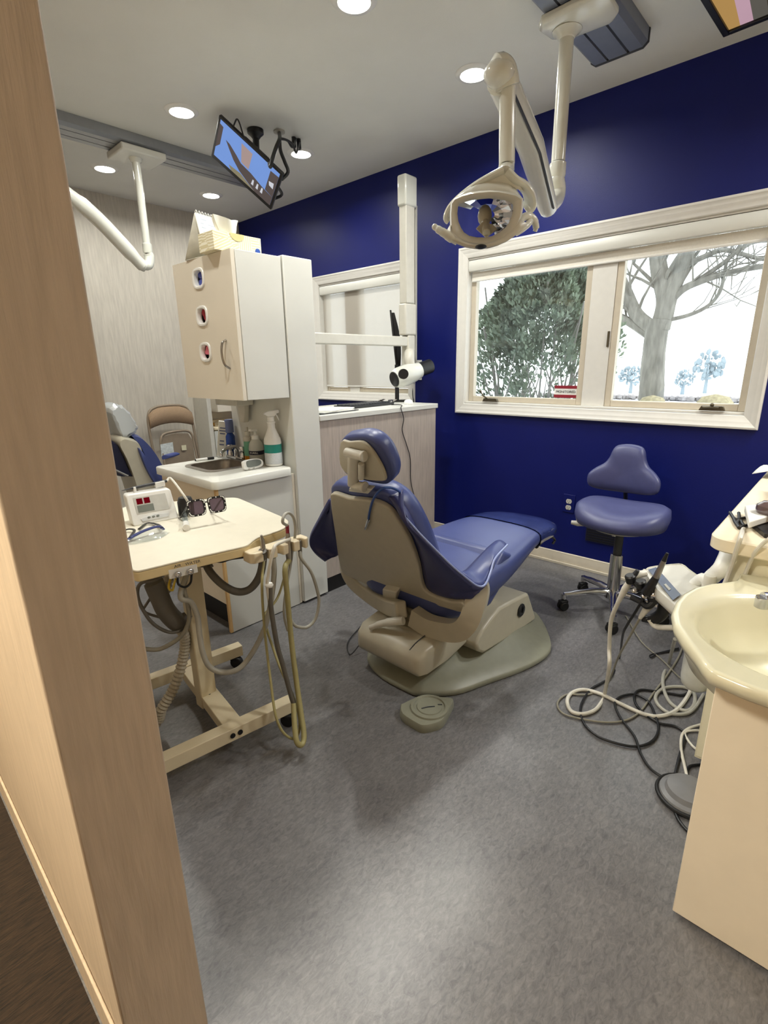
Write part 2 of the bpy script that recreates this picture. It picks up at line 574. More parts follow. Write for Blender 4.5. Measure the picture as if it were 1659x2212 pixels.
# ------------------------------------------------------------------ outside
M['snow'] = mat('snow', (244, 247, 250), 0.9, vary=0.02, scale=0.6)
M['bark'] = mat('grey_green_bark', (134, 132, 124), 0.9, vary=0.3, scale=9, bump=0.6, bscale=16, stretch=(2.2, 2.2, 0.5))
M['foliage'] = mat('juniper_foliage', (122, 136, 116), 0.9, vary=0.5, scale=5)
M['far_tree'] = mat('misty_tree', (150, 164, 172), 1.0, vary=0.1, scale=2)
M['straw'] = mat('dry_tan_grass', (176, 166, 134), 0.9, vary=0.25, scale=30)
M['stone'] = mat('pale_stone', (146, 142, 142), 0.9, vary=0.35, scale=4)
GZ = -0.45
struct(MB().mm(XB + 0.125, 140, -60, 90, GZ - 0.2, GZ).build('ground_snow', M['snow'], smooth=0))

def shrub(name, label, c, h, rx, ry, n, leaf, seed, nst=14):
    rnd = random.Random(seed)
    t = thing(name, label, 'bush', (c[0], c[1], GZ))
    s = MB()
    for k in range(nst):
        a = rnd.uniform(0, 2 * PI)
        p0 = Vector((c[0] + 0.22 * math.cos(a), c[1] + 0.22 * math.sin(a), GZ))
        sp = rnd.uniform(0.35, 0.8)
        p1 = p0 + Vector((rx * sp * .5 * math.cos(a), ry * sp * .5 * math.sin(a), h * .45))
        p2 = p0 + Vector((rx * sp * math.cos(a), ry * sp * math.sin(a), h * rnd.uniform(.75, .95)))
        s.tube(spl([p0, p1, p2], 6), [0.03, 0.008], 6)
        for j in range(4):
            q = p0.lerp(p2, rnd.uniform(.25, .6))
            d = Vector((rnd.uniform(-.4, .4), rnd.uniform(-.4, .4), rnd.uniform(.3, .7)))
            s.tube([q, q + d * .5, q + d + Vector((0, 0, .15))], [0.012, 0.008, 0.003], 5)
    s.build('stem', M['bark'], t)
    f = MB()
    for k in range(n):
        z = rnd.random() ** 0.72
        prof = (math.sin(PI * min(1, .12 + z * .86)) ** .55)
        a = rnd.uniform(0, 2 * PI)
        rr = rnd.random() ** .38
        wob = 1 + .16 * math.sin(3 * a + 5 * z) + .12 * math.sin(7 * a - 9 * z)
        p = Vector((c[0] + rx * prof * rr * wob * math.cos(a), c[1] + ry * prof * rr * wob * math.sin(a), GZ + h * (.26 + .74 * z)))
        if noise.noise(p * 3.2) + .5 * noise.noise(p * 8.0) + (z - .60) * 1.15 < 0 or (z < .5 and rnd.random() < .35):
            continue
        d = Vector((math.cos(a) * .6 + rnd.uniform(-.6, .6), math.sin(a) * .6 + rnd.uniform(-.6, .6), rnd.uniform(.2, 1.2))).normalized()
        side = d.orthogonal().normalized()
        side.rotate(Matrix.Rotation(rnd.uniform(0, 6.28), 3, d))
        L = leaf * rnd.uniform(.6, 1.5)
        w_ = L * .26
        f.poly([p - side * w_ * .3, p + d * L * .5 - side * w_, p + d * L, p + d * L * .5 + side * w_])
    fo = f.build('foliage', M['foliage'], t, smooth=0)
    return t
shrub('evergreen_shrub', 'large rounded evergreen shrub outside the left half of the near window', (5.3, 2.60, GZ), 2.66, 0.72, 0.80, 52000, 0.05, 3, 12)
# bare tree
def bare_tree():
    rnd = random.Random(5)
    t = thing('bare_tree', 'bare grey barked tree with forked trunk outside the right half of the window', 'tree', (7.0, 1.90, GZ))
    tr = MB()
    tr.tube(spl([(7, 1.92, GZ)] + [(7.000,1.917,0.705),(7.000,1.945,1.151),(7.000,1.950,1.528),(7.000,1.933,1.685)], 6), [.17,.15,.145,.14,.135,.13,.13,.135,.14], 12)
    tr.build('trunk', M['bark'], t)
    def limb(pts, r, depth=0):
        r = (r[0] * .68, r[1] * .68)
        m = MB()
        P = spl(pts, 6)
        R = [r[0] + (r[1] - r[0]) * i / (len(P) - 1) for i in range(len(P))]
        m.tube(P, R, 8)
        k = 0
        for i in range(6, len(P) - 2, 3):
            for j in range(2):
                d = (P[i + 1] - P[i]).normalized() + Vector((rnd.uniform(-.6, .6), rnd.uniform(-1, 1), rnd.uniform(-.35, .9)))
                q = [P[i]]
                L = rnd.uniform(.16, .34)
                for s_ in range(3):
                    d = (d + Vector((rnd.uniform(-.4, .4), rnd.uniform(-.5, .5), rnd.uniform(-.3, .5)))).normalized()
                    q.append(q[-1] + d * L)
                m.tube(q, [R[i] * .3, R[i] * .22, R[i] * .15, .004], 5)
                d2 = (d + Vector((0, rnd.uniform(-1, 1), .3))).normalized()
                m.tube([q[2], q[2] + d2 * L, q[2] + d2 * L * 2 + Vector((0, 0, .1))], [R[i] * .16, .006, .003], 4)
        m.build('branch', M['bark'], t)
    limb([(7.000,1.919,1.569),(7.000,1.893,1.888),(7.000,1.998,2.202),(7.000,2.065,2.459),(7.000,2.132,2.762),(7.000,2.230,3.068)], (.17, .10))
    limb([(7.000,1.897,1.682),(7.000,1.865,1.936),(7.000,1.781,2.224),(7.000,1.718,2.455),(7.000,1.641,2.721),(7.000,1.619,3.030)], (.16, .10))
    limb([(7.000,1.996,1.573),(7.000,2.203,1.757),(7.000,2.360,2.036),(7.000,2.475,2.233),(7.000,2.689,2.392),(7.000,3.003,2.597)], (.13, .07))
    limb([(7.000,2.032,1.522),(7.000,2.216,1.639),(7.000,2.393,1.743),(7.000,2.497,1.767),(7.000,2.680,1.735)], (.09, .04))
    limb([(7.000,1.877,1.835),(7.000,1.727,1.997),(7.000,1.528,2.073),(7.000,1.314,2.119),(7.000,1.107,2.139),(7.000,0.793,2.143)], (.07, .03))
    limb([(7.000,1.846,1.669),(7.000,1.618,1.714),(7.000,1.444,1.799),(7.000,1.352,1.935),(7.000,1.336,2.122),(7.000,1.326,2.259),(7.000,1.227,2.381)], (.035, .02))
    limb([(7.000,1.760,2.246),(7.000,1.562,2.315),(7.000,1.393,2.360),(7.000,1.214,2.298),(7.000,0.998,2.214),(7.000,0.727,2.195)], (.05, .02))
    limb([(7.000,1.618,2.059),(7.000,1.372,2.219),(7.000,1.184,2.374),(7.000,0.987,2.388),(7.000,0.746,2.308)], (.04, .02))
bare_tree()
for lab, c, h, r in (('left of two straw coloured round bushes under the near window', (6.000,1.626,0.825), 1.2, .2), ('right of two straw coloured round bushes under the near window', (6.000,1.052,0.851), 1.2, .23)):
    m = MB()
    top = c[2] + .03
    m.lathe([(r * .72, GZ), (r * .95, GZ + (top - GZ) * .35), (r * 1.06, GZ + (top - GZ) * .72), (r * .86, GZ + (top - GZ) * .9), (r * .5, GZ + (top - GZ) * .98), (0.01, top)], (c[0], c[1], 0), 28)
    tag(m.build('round_bush', M['straw']), lab, 'bush', 'round dry bushes')
def far_tree(name, label, p, w, h):
    t = thing(name, label, 'tree', (p[0], p[1], GZ))
    m = MB()
    rnd = random.Random(int(p[1] * 10))
    for k in range(90):
        u_ = rnd.uniform(-1, 1)
        m.ball((p[0] + rnd.uniform(-.3, .3), p[1] + w * u_, GZ + h * (.62 + rnd.uniform(-.32, .36) * (1 - .6 * u_ * u_))), (w * .12, w * rnd.uniform(.08, .2), h * rnd.uniform(.03, .08)), n=6)
    m.build('crown', M['far_tree'], t)
    MB().cyl((p[0], p[1], GZ), (p[0], p[1], GZ + h * .5), .1, .06, 6).build('trunk', M['far_tree'], t)
far_tree('distant_tree', 'larger hazy tree far across the snow field', (31.500,6.058,1.064), .66, 2.2)
far_tree('distant_tree', 'smaller hazy tree far across the snow just left of the larger one', (30.000,6.765,0.927), .4, 1.25)
far_tree('distant_tree', 'hazy low tree far away left of the bare trunk', (30.000,9.300,0.953), .6, 1.45)
m = MB()
rnd = random.Random(2)
for k in range(150):
    m.ball((25 + rnd.uniform(-.2, .2), 0 + k * .08 + rnd.uniform(-.05, .05), GZ + .1), (.2, rnd.uniform(.08, .2), rnd.uniform(.05, .14)), n=6)
tag(m.build('stone_border', M['stone']), 'low line of pale snow-dusted stones across the field', 'stone border', kind='stuff')

# ------------------------------------------------------------------ light
w = bpy.data.worlds.new('overcast')
SC.world = w
w.use_nodes = True
nt = w.node_tree
bg = nt.nodes['Background']
tc = nt.nodes.new('ShaderNodeTexCoord')
sx = nt.nodes.new('ShaderNodeSeparateXYZ')
rp = nt.nodes.new('ShaderNodeValToRGB')
rp.color_ramp.elements[0].color = (0.93, 0.97, 1.0, 1)
rp.color_ramp.elements[1].color = (0.98, 0.99, 1.0, 1)
nt.links.new(tc.outputs['Generated'], sx.inputs[0])
nt.links.new(sx.outputs['Z'], rp.inputs[0])
nt.links.new(rp.outputs[0], bg.inputs['Color'])
bg.inputs['Strength'].default_value = 3.0
def area(name, loc, size, power, col=(1, 1, 1), target=None, shape='DISK', spread=None):
    L = bpy.data.lights.new(name, 'AREA')
    L.shape = shape
    L.size = size
    L.energy = power
    L.color = col
    if spread:
        L.spread = math.radians(spread)
    o = bpy.data.objects.new(name, L)
    COL.objects.link(o)
    o.location = loc
    if target:
        d = V(target) - V(loc)
        o.rotation_euler = d.to_track_quat('-Z', 'Y').to_euler()
    return o
SPOTS = [(2.315, 1.552), (1.604, 1.597), (1.556, 2.817), (2.320, 2.807), (1.565, 3.896), (2.326, 3.904)]
LABELS = ['recessed ceiling light beside the top joint of the near exam light', 'recessed ceiling light cut by the top edge of the photo',
          'recessed ceiling light left of the tilted screen', 'recessed ceiling light right of the tilted screen by its cables',
          'recessed ceiling light beyond the far track, left of the far light pole', 'recessed ceiling light beyond the far track, below the tilted screen']
r0 = None
WARM = (1.0, 0.995, 0.93)
for (x, y), lab in zip(SPOTS, LABELS):
    if r0 is None:
        r0 = thing('recessed_light', lab, 'light', (x, y, CZ), 'recessed ceiling lights')
        MB().lathe([(0.058, -0.0005), (0.060, -0.009), (0.078, -0.006), (0.084, -0.0005)], (x, y, CZ), 40).build('trim_ring', M['white'], r0)
        MB().lathe([(0.002, -0.012), (0.040, -0.011), (0.055, -0.008), (0.056, -0.001)], (x, y, CZ), 40).build('lamp_lens', M['lamp_on'], r0)
    else:
        dup(r0, (x, y, CZ), lab)
    area('downlight_fill', (x, y, CZ - 0.02), 0.11, 6.0 if y > 3.5 else 8.0 if y > 2.5 else 11.0, WARM, spread=160)
for x, y, p_ in ((2.0, -0.85, 19.0), (2.5, -0.4, 16.0), (0.8, 1.6, 9.0), (0.8, 2.81, 6.0)):  # unseen ceiling lamps added as fill for the front and the cabinet doors
    area('downlight_fill', (x, y, CZ - 0.02), 0.11, p_, WARM, spread=150)
area('hall_light_fill', (-0.75, 1.7, CZ - 0.03), 0.4, 62.0, (1.0, 0.88, 0.62))
area('hall_light_fill', (-0.8, 0.80, CZ - 0.03), 0.5, 56.0, (1.0, 0.95, 0.82))  # added fill lamp, placed to reach the vanity front, not the partition end
SC.view_settings.view_transform = 'Standard'
SC.view_settings.look = 'None'
SC.view_settings.exposure = 0.0
SC.cycles.max_bounces = 7
SC.cycles.use_adaptive_sampling = True
SC.cycles.adaptive_threshold = 0.02
SC.cycles.transparent_max_bounces = 16
SC.cycles.sample_clamp_indirect = 6.0
SC.cycles.use_denoising = True
SC.cycles.caustics_reflective = False
SC.cycles.caustics_refractive = False
# ------------------------------------------------------------------ centre cabinetry
PX0, PX1 = 1.478, 1.648       # wing panel
t = thing('wing_panel', 'tall white laminate end panel beside the wall cabinet', 'panel', (1.56, 2.22, 0))
MB().mm(PX0 + 0.006, PX1, YD - 0.006, 2.50, 0.012, 1.672).build('board', M['white_lam'], t, bevel=0.004)
MB().mm(PX0 + 0.02, PX1 - 0.01, YD + 0.01, 2.49, 0.0, 0.013).build('plinth', M['black_kick'], t)
MB().mm(PX0 - 0.010, PX0 + 0.006, YD + 0.012, 2.50, 0.006, 0.70).build('filler_strip', M['warm_lam'], t, bevel=0.002)

# wall cabinet
UX0, UX1, UZ0, UZ1 = 1.250, 1.4775, 1.064, 1.664
t = thing('wall_cabinet', 'white wall cabinet with three oval glove dispenser openings in its door', 'cabinet', (1.36, 2.2, UZ0))
b = MB()
th = 0.016
b.mm(UX0 + 0.002, UX1, YD, YD + th, UZ0, UZ1)
b.mm(UX0 + 0.002, UX1, 2.448, 2.464, UZ0, UZ1)
b.mm(UX0 + 0.002, UX1, YD + th, 2.448, UZ0, UZ0 + th)
b.mm(UX0 + 0.002, UX1, YD + th, 2.448, UZ1 - th, UZ1)
b.mm(UX1 - th, UX1, YD + th, 2.448, UZ0 + th, UZ1 - th)
b.build('carcass', M['white_lam'], t, bevel=0.002)
# door with three openings: grid of strips around rounded holes
def stadium(cy, cz, hy, hz, n=24, p=3.0):
    out = []
    for k in range(n):
        a = 2 * PI * (k + .5) / n
        ca, sa = math.cos(a), math.sin(a)
        out.append((cy + hy * math.copysign(abs(ca) ** (2 / p), ca), cz + hz * math.copysign(abs(sa) ** (2 / p), sa)))
    return out
DX0, DX1 = UX0 - 0.018, UX0
dy0, dy1 = YD + 0.002, 2.466
OPEN = [(2.237, 1.583), (2.240, 1.428), (2.245, 1.273)]
hy, hz = 0.036, 0.031
b = MB()
def dface(x):
    zs = [UZ0] + [(OPEN[2][1] + OPEN[1][1]) / 2, (OPEN[1][1] + OPEN[0][1]) / 2] + [UZ1]
    cells = [(zs[0], zs[1], OPEN[2]), (zs[1], zs[2], OPEN[1]), (zs[2], zs[3], OPEN[0])]
    for z0, z1, (cy, cz) in cells:
        inner = stadium(cy, cz, hy, hz)
        outer = []
        for (y, z) in inner:
            dy, dz = y - cy, z - cz
            s = min(((dy1 - cy) / dy if dy > 1e-9 else (dy0 - cy) / dy if dy < -1e-9 else 1e9), ((z1 - cz) / dz if dz > 1e-9 else (z0 - cz) / dz if dz < -1e-9 else 1e9))
            outer.append((cy + dy * s, cz + dz * s))
        # snap the nearest samples to the corners
        for c in ((dy0, z0), (dy1, z0), (dy1, z1), (dy0, z1)):
            k = min(range(len(outer)), key=lambda i: (math.atan2(outer[i][1] - cz, outer[i][0] - cy) - math.atan2(c[1] - cz, c[0] - cy)) ** 2)
            outer[k] = c
        b.loft([[(x, y, z) for y, z in outer], [(x, y, z) for y, z in inner]], cap=False)
        b.loft([[(DX0, y, z) for y, z in inner], [(DX1, y, z) for y, z in inner]], cap=False)
dface(DX0)
dface(DX1 - 0.0005)
for q in ([(dy0, UZ0), (dy1, UZ0)], [(dy1, UZ0), (dy1, UZ1)], [(dy1, UZ1), (dy0, UZ1)], [(dy0, UZ1), (dy0, UZ0)]):
    b.poly([(DX0, *q[0]), (DX0, *q[1]), (DX1 - 0.0005, *q[1]), (DX1 - 0.0005, *q[0])])
door = b.build('door', M['warm_lam'], t, smooth=20)
for cy, cz in OPEN:
    g = MB()
    rings = []
    for f, x in ((1.0, DX0 + 0.010), (1.0, DX0 - 0.003), (1.12, DX0 - 0.006), (1.36, DX0 - 0.0055), (1.44, DX0 - 0.0005)):
        rings.append([(x, y, z) for y, z in stadium(cy, cz, hy * f * 0.98, hz * f * 0.98)])
    rings.append([(DX0 + 0.016, y, z) for y, z in stadium(cy, cz, hy * .98, hz * .98)])
    rings = [rings[-1]] + rings[:-1]
    g.loft(rings, cap=False)
    g.build('grommet', M['white'], door)
h = MB()
h.tube(spl([(DX0, 2.062, 1.318), (DX0 - 0.020, 2.060, 1.305), (DX0 - 0.030, 2.056, 1.262), (DX0 - 0.024, 2.052, 1.218), (DX0, 2.050, 1.198)], 6), (0.004, 0.006), 8)
h.build('handle', M['steel'], door)
# glove boxes inside
GL = [('glove_box', 'dark blue gloves showing through the top oval opening of the wall cabinet', mat('blue_nitrile', (70, 84, 168), .5)), ('glove_box', 'dark red gloves showing through the middle oval opening of the wall cabinet', mat('maroon_nitrile', (156, 30, 50), .5)), ('glove_box', 'pink gloves showing through the bottom oval opening of the wall cabinet', mat('pink_nitrile', (236, 130, 152), .5))]
for (nm, lab, mm_), (cy, cz) in zip(GL, OPEN):
    g = thing(nm, lab, 'gloves', (1.36, cy, cz - .055), 'glove boxes in the wall cabinet')
    MB().mm(UX0 + 0.048, UX1 - th - 0.002, cy - .1, cy + .1, cz - .052, cz + .052).build('carton', M['white'], g, bevel=.002)
    f = MB()
    rnd = random.Random(int(cz * 100))
    for k in range(9):
        f.ball((UX0 + .014 + rnd.uniform(-.003, .003), cy + rnd.uniform(-.03, .02), cz + rnd.uniform(-.022, .022)), (.016, .024, .026), (rnd.uniform(-1, 1), rnd.uniform(-1, 1), rnd.uniform(-1, 1)), 10)
    f.build('glove_wad', mm_, g)

# base cabinet + sink counter
t = thing('base_cabinet', 'white sink base cabinet with warm beige door face and black kick board', 'cabinet', (1.26, 2.24, 0))
CBX, CBY = 1.060, 1.976
MB().mm(CBX + .012, PX0 - .011, CBY, CBY + .016, 0.004, .698).build('side_panel', M['white_lam'], t, bevel=.001)
MB().mm(CBX, CBX + .012, CBY, CBY + .016, 0.004, .698).build('edge_band', M['maple_edge'], t)
MB().mm(CBX + .02, PX0 - .012, CBY + .017, 2.50, .145, .555).build('carcass', M['white_lam'], t)
MB().mm(CBX + .001, CBX + .019, CBY + .018, 2.50, .145, .695).build('door', M['beige_door'] if 'beige_door' in M else M['cream_lam'], t, bevel=.002)
MB().mm(CBX + .05, CBX + .064, CBY + .017, 2.50, 0.001, .144).build('kick_board', M['black_kick'], t)
MB().mm(CBX + .02, PX0 - .012, 2.485, 2.50, .555, .695).build('back_rail', M['white_lam'], t)
# counter with sink cut-out
t = thing('countertop', 'white laminate countertop around the small steel sink', 'countertop', (1.26, 2.24, .70))
b = MB()
z0, z1 = .699, .735
ox0, ox1, oy0, oy1 = 1.043, PX0 - .011, 1.958, 2.535
sx0, sx1, sy0, sy1 = 1.135, 1.400, 2.150, 2.430
def rr(x0, x1, y0, y1, r, n=6):
    out = []
    for cx, cy, a0 in ((x1 - r, y1 - r, 0), (x0 + r, y1 - r, PI / 2), (x0 + r, y0 + r, PI), (x1 - r, y0 + r, 1.5 * PI)):
        for k in range(n + 1):
            a = a0 + PI / 2 * k / n
            out.append((cx + r * math.cos(a), cy + r * math.sin(a)))
    return out
outer = rr(ox0, ox1, oy0, oy1, .03)
inner = rr(sx0 + .012, sx1 - .012, sy0 + .012, sy1 - .012, .04)
b.loft([[(x, y, z0) for x, y in inner], [(x, y, z0) for x, y in outer], [(x, y, z0 + .006) for x, y in outer], [(x, y, z1 - .004) for x, y in outer], [(ox0 + (x - ox0) * .985 + .003, oy0 + (y - oy0) * .99 + .003, z1) for x, y in outer], [(x, y, z1) for x, y in inner], [(x, y, z0) for x, y in inner]], cap=False)
b.build('worktop', M['white_lam'], t, smooth=50)
t = thing('sink', 'small stainless steel sink set in the white countertop', 'sink', (1.27, 2.29, .735))
b = MB()
ro = rr(sx0, sx1, sy0, sy1, .05)
ri = rr(sx0 + .022, sx1 - .022, sy0 + .022, sy1 - .022, .045)
rb = rr(sx0 + .045, sx1 - .045, sy0 + .045, sy1 - .045, .05)
b.loft([[(x, y, .7355) for x, y in ro], [(x, y, .740) for x, y in ro], [(x, y, .7405) for x, y in ri], [(x, y, .728) for x, y in ri], [(x, y, .62) for x, y in rb], [(1.27 + (x - 1.27) * .12, 2.29 + (y - 2.29) * .12, .612) for x, y in rb]], cap=False)
b.face(b.bm.verts[-len(rb):] if False else [v for v in list(b.bm.verts)[-len(rb):]])
b.build('basin', M['steel'], t)
f = MB()
f.lathe([(.016, 0), (.018, .004), (.004, .005)], (1.27, 2.29, .612), 16)
f.build('drain', M['chrome'], t)
# faucet
t = thing('faucet', 'chrome faucet with swivel spout and two knob handles behind the small sink', 'faucet', (1.405, 2.40, .735))
f = MB()
f.box((1.432, 2.40, .743), (.045, .16, .014))
f.build('base', M['chrome'], t, bevel=.005)
f = MB()
f.cyl((1.432, 2.40, .75), (1.432, 2.40, .785), .014)
f.tube(spl([(1.432, 2.40, .78), (1.425, 2.395, .80), (1.38, 2.37, .806), (1.32, 2.33, .800), (1.295, 2.315, .790), (1.292, 2.313, .775)], 6), .008)
f.build('spout', M['chrome'], t)
for dy in (-.06, .062):
    f = MB()
    f.lathe([(.015, 0), (.012, .018), (.008, .024), (.018, .030), (.020, .045), (.014, .055), (.002, .058)], (1.432, 2.40 + dy, .75), 16)
    f.build('knob', M['chrome'], t)

# things on the counter
t = thing('spray_bottle', 'white spray bottle with teal band label on the sink counter', 'bottle', (1.432, 2.065, .735))
cx, cy = 1.437, 2.070
MB().lathe([(.036, 0), (.041, .004), (.042, .02), (.042, .115), (.040, .132), (.026, .165), (.0185, .185), (.018, .205), (.0205, .207), (.0205, .214), (.017, .216)], (cx, cy, .7362), 32).build('bottle', M['white'], t)
b = MB()
b.lathe([(.0424, .066), (.0426, .0665), (.0426, .1065), (.0424, .107)], (cx, cy, .7362), 32)
b.build('label_band', mat('teal_label', (30, 138, 126), .4), t)
b = MB()
b.lathe([(.0424, .012), (.0426, .0125), (.0426, .0655), (.0424, .066)], (cx, cy, .7362), 32)
b.build('label_text_panel', mat('pale_label', (206, 212, 216), .5, vary=.1, scale=150, stretch=(1, 1, 3)), t)
b = MB()
b.cyl((cx, cy, .950), (cx, cy, .975), .0165, .0165)
dx, dy = .90, -.44
def sp(a, z, w=.011):
    return [(cx + dx * a - dy * w, cy + dy * a + dx * w, z), (cx + dx * a + dy * w, cy + dy * a - dx * w, z)]
P = [(-.034, .985), (-.030, .992), (-.012, 1.000), (.036, 1.005), (.040, 1.004), (.040, .990), (.028, .988), (.018, .975), (-.016, .975), (-.026, .984)]
b.prism([(cx + dx * a - dy * -.011, cy + dy * a + dx * -.011, z) for a, z in P], (-dy * .022, dx * .022, 0))
b.build('spray_head', M['white'], t, bevel=.003)
b = MB()
b.prism([(cx + dx * a + dy * .005, cy + dy * a - dx * .005, z) for a, z in ((.020, .988), (.028, .985), (.042, .958), (.040, .952), (.036, .955))], (-dy * .01, dx * .01, 0))
b.build('trigger', M['white'], t, bevel=.002)

t = thing('pump_bottle', 'clear hand sanitizer pump bottle standing behind the digital timer', 'bottle', (1.432, 2.235, .735))
c = (1.443, 2.225, .7362)
M['gel'] = glassy('clear_gel', (228, 230, 224), .08, .05, .72)
MB().lathe([(.034, 0), (.037, .004), (.038, .07), (.034, .095), (.020, .116), (.018, .118)], c, 28).build('bottle', M['gel'], t)
b = MB()
b.lathe([(.020, .116), (.0205, .118), (.0195, .134), (.008, .138), (.008, .155), (.013, .157), (.013, .166), (.004, .168)], c, 20)
b.box((c[0] - .02, c[1] - .01, c[2] + .163), (.05, .014, .010), (0, .1, .4))
b.build('pump', M['white'], t, bevel=.001)
b = MB()
b.lathe([(.0385, .040), (.0388, .0405), (.0388, .0595), (.0385, .060)], c, 28)
b.build('label', M['navy'], t)
text('PURELL', .013, (c[0] - .0388 * .8, c[1] - .0388 * .62, c[2] + .05), (.62, -.8, 0), (0, 0, 1), M['white'], t, 'brand_lettering')
t = thing('digital_timer', 'white rounded digital timer with grey display leaning on the sink edge', 'timer', (1.31, 2.065, .735))
tilt = Matrix.Rotation(math.radians(-12), 3, 'X')
O = Vector((1.318, 2.060, .7362))
def tm(x, z, y=0.0):
    return O + tilt @ Vector((x, y, z))
out = []
for k in range(28):
    a = 2 * PI * k / 28
    ca, sa = math.cos(a), math.sin(a)
    p = 2.0 if ca > 0 else 4.0
    hw = .056
    out.append((hw * math.copysign(abs(ca) ** (2 / p), ca), .026 + .025 * math.copysign(abs(sa) ** (2 / (p + .7)), sa)))
b = MB()
b.prism([tm(x, z) for x, z in out], tilt @ Vector((0, .020, 0)))
b.build('case', M['white'], t, bevel=.005, seg=3)
b = MB()
b.prism([tm((x + .002) * .74, .029 + (z - .026) * .68, -.0012) for x, z in out], tilt @ Vector((0, .001, 0)))
b.build('display', M['lcd'], t)
for x in (-.03, -.005):
    b = MB()
    b.box(tm(x, .006, -.001), (.010, .002, .004))
    b.build('button', M['steel'], t)

t = thing('marker_pen', 'white marker pen with black cap lying on the counter behind the sink', 'pen', (1.27, 2.50, .736))
A, B_ = Vector((1.246,2.494,0.742)), Vector((1.342,2.482,0.742))
dd = (B_ - A)
MB().cyl(A, A + dd * .63, .0068, .0068, 12).build('barrel', M['white'], t)
b = MB()
b.cyl(A + dd * .63, B_, .0075, .0070, 12)
b.build('cap', M['black'], t)
MB().cyl(A - dd * .05, A, .004, .0065, 12).build('end_plug', M['black'], t)

t = thing('carton', 'tall slim white product carton leaning beside the faucet', 'box', (1.40, 2.47, .736))
def leanbox(c, s, rx, ry, rz):
    R_ = Euler((rx, ry, rz)).to_matrix()
    zmin = min((R_ @ Vector((sx * s[0] / 2, sy * s[1] / 2, sz * s[2] / 2))).z for sx in (-1, 1) for sy in (-1, 1) for sz in (-1, 1))
    return (c[0], c[1], c[2] - zmin), R_
cc, R_ = leanbox((1.415, 2.505, .7362), (.045, .028, .19), .05, .16, -.5)
MB().box(cc, (.045, .028, .19), R_).build('sleeve', M['paper'], t, bevel=.001)
b = MB()
for z, w_ in ((.06, .03), (.045, .034), (.03, .026), (-.01, .022), (-.03, .024)):
    b.box(Vector(cc) + R_ @ Vector((0, -.0145, z)), (w_, .0006, .007), R_)
b.build('printed_lines', mat('grey_print', (110, 118, 150), .6), t)
t = thing('mouthwash_bottle', 'royal blue plastic bottle with slate blue cap behind the white carton', 'bottle', (1.455, 2.50, .736))
MB().lathe([(.022, 0), (.025, .004), (.025, .11), (.016, .128), (.014, .13)], (1.449, 2.478, .7362), 20).build('bottle', mat('royal_blue', (16, 60, 140), .3), t)
MB().lathe([(.022, .13), (.023, .132), (.023, .192), (.020, .200), (.002, .201)], (1.449, 2.478, .7362), 20).build('cap', mat('slate_cap', (96, 108, 150), .5), t)
t = thing('soap_bottle', 'small green and amber soap pump bottle between carton and sanitizer', 'bottle', (1.44, 2.35, .736))
c = (1.420, 2.300, .7415) if False else (1.446, 2.300, .7362)
b = MB()
b.lathe([(.022, 0), (.024, .004), (.024, .024)], c, 20)
b.build('amber_base', mat('amber_soap', (206, 140, 40), .3), t)
b = MB()
b.lathe([(.024, .0245), (.024, .095), (.021, .1), (.021, .101)], c, 20)
b.build('bottle', mat('mint_green', (110, 178, 150), .35), t)
b = MB()
b.lathe([(.025, .1), (.026, .102), (.026, .118), (.012, .124), (.012, .13), (.015, .132), (.015, .15), (.006, .152), (.006, .17), (.002, .171)], c, 20)
b.build('pump', M['ivory'], t)
# dispenser below the cabinet
t = thing('soap_dispenser', 'white wall soap dispenser with tapered nozzle under the wall cabinet', 'dispenser', (1.47, 2.34, .90))
b = MB()
b.prism([(PX0 - .011, 2.25, 1.02), (PX0 - .011, 2.45, 1.02), (PX0 - .011, 2.45, 1.060), (PX0 - .011, 2.25, 1.060)], (-.10, 0, 0))
b.build('housing', M['ivory'], t, bevel=.004)
b = MB()
b.prism([(PX0 - .011, 2.29, 1.0195), (PX0 - .011, 2.36, 1.0195), (PX0 - .011, 2.345, .93), (PX0 - .011, 2.31, .93)], (-.03, 0, 0))
b.build('nozzle', M['ivory'], t, bevel=.004)

# on top of the wall cabinet
M['tissue_card'] = None
def tissue_mat():
    m = bpy.data.materials.new('hatched_card')
    m.use_nodes = True
    nt = m.node_tree
    bs = nt.nodes['Principled BSDF']
    tc = nt.nodes.new('ShaderNodeTexCoord')
    v = nt.nodes.new('ShaderNodeTexVoronoi')
    v.inputs['Scale'].default_value = 16
    nt.links.new(tc.outputs['Object'], v.inputs['Vector'])
    vr = nt.nodes.new('ShaderNodeVectorRotate')
    vr.rotation_type = 'Y_AXIS'
    nt.links.new(tc.outputs['Object'], vr.inputs['Vector'])
    ml = nt.nodes.new('ShaderNodeMath')
    ml.operation = 'MULTIPLY'
    ml.inputs[1].default_value = 9.0
    sp_ = nt.nodes.new('ShaderNodeSeparateColor')
    nt.links.new(v.outputs['Color'], sp_.inputs[0])
    nt.links.new(sp_.outputs[0], ml.inputs[0])
    nt.links.new(ml.outputs[0], vr.inputs['Angle'])
    wv = nt.nodes.new('ShaderNodeTexWave')
    wv.inputs['Scale'].default_value = 32
    nt.links.new(vr.outputs[0], wv.inputs['Vector'])
    r = nt.nodes.new('ShaderNodeValToRGB')
    r.color_ramp.interpolation = 'CONSTANT'
    r.color_ramp.elements[0].color = rgb(214, 204, 166)
    r.color_ramp.elements[1].position = .62
    r.color_ramp.elements[1].color = rgb(240, 236, 216)
    nt.links.new(wv.outputs['Fac'], r.inputs[0])
    nt.links.new(r.outputs[0], bs.inputs['Base Color'])
    bs.inputs['Roughness'].default_value = .6
    return m
M['tissue_card'] = tissue_mat()
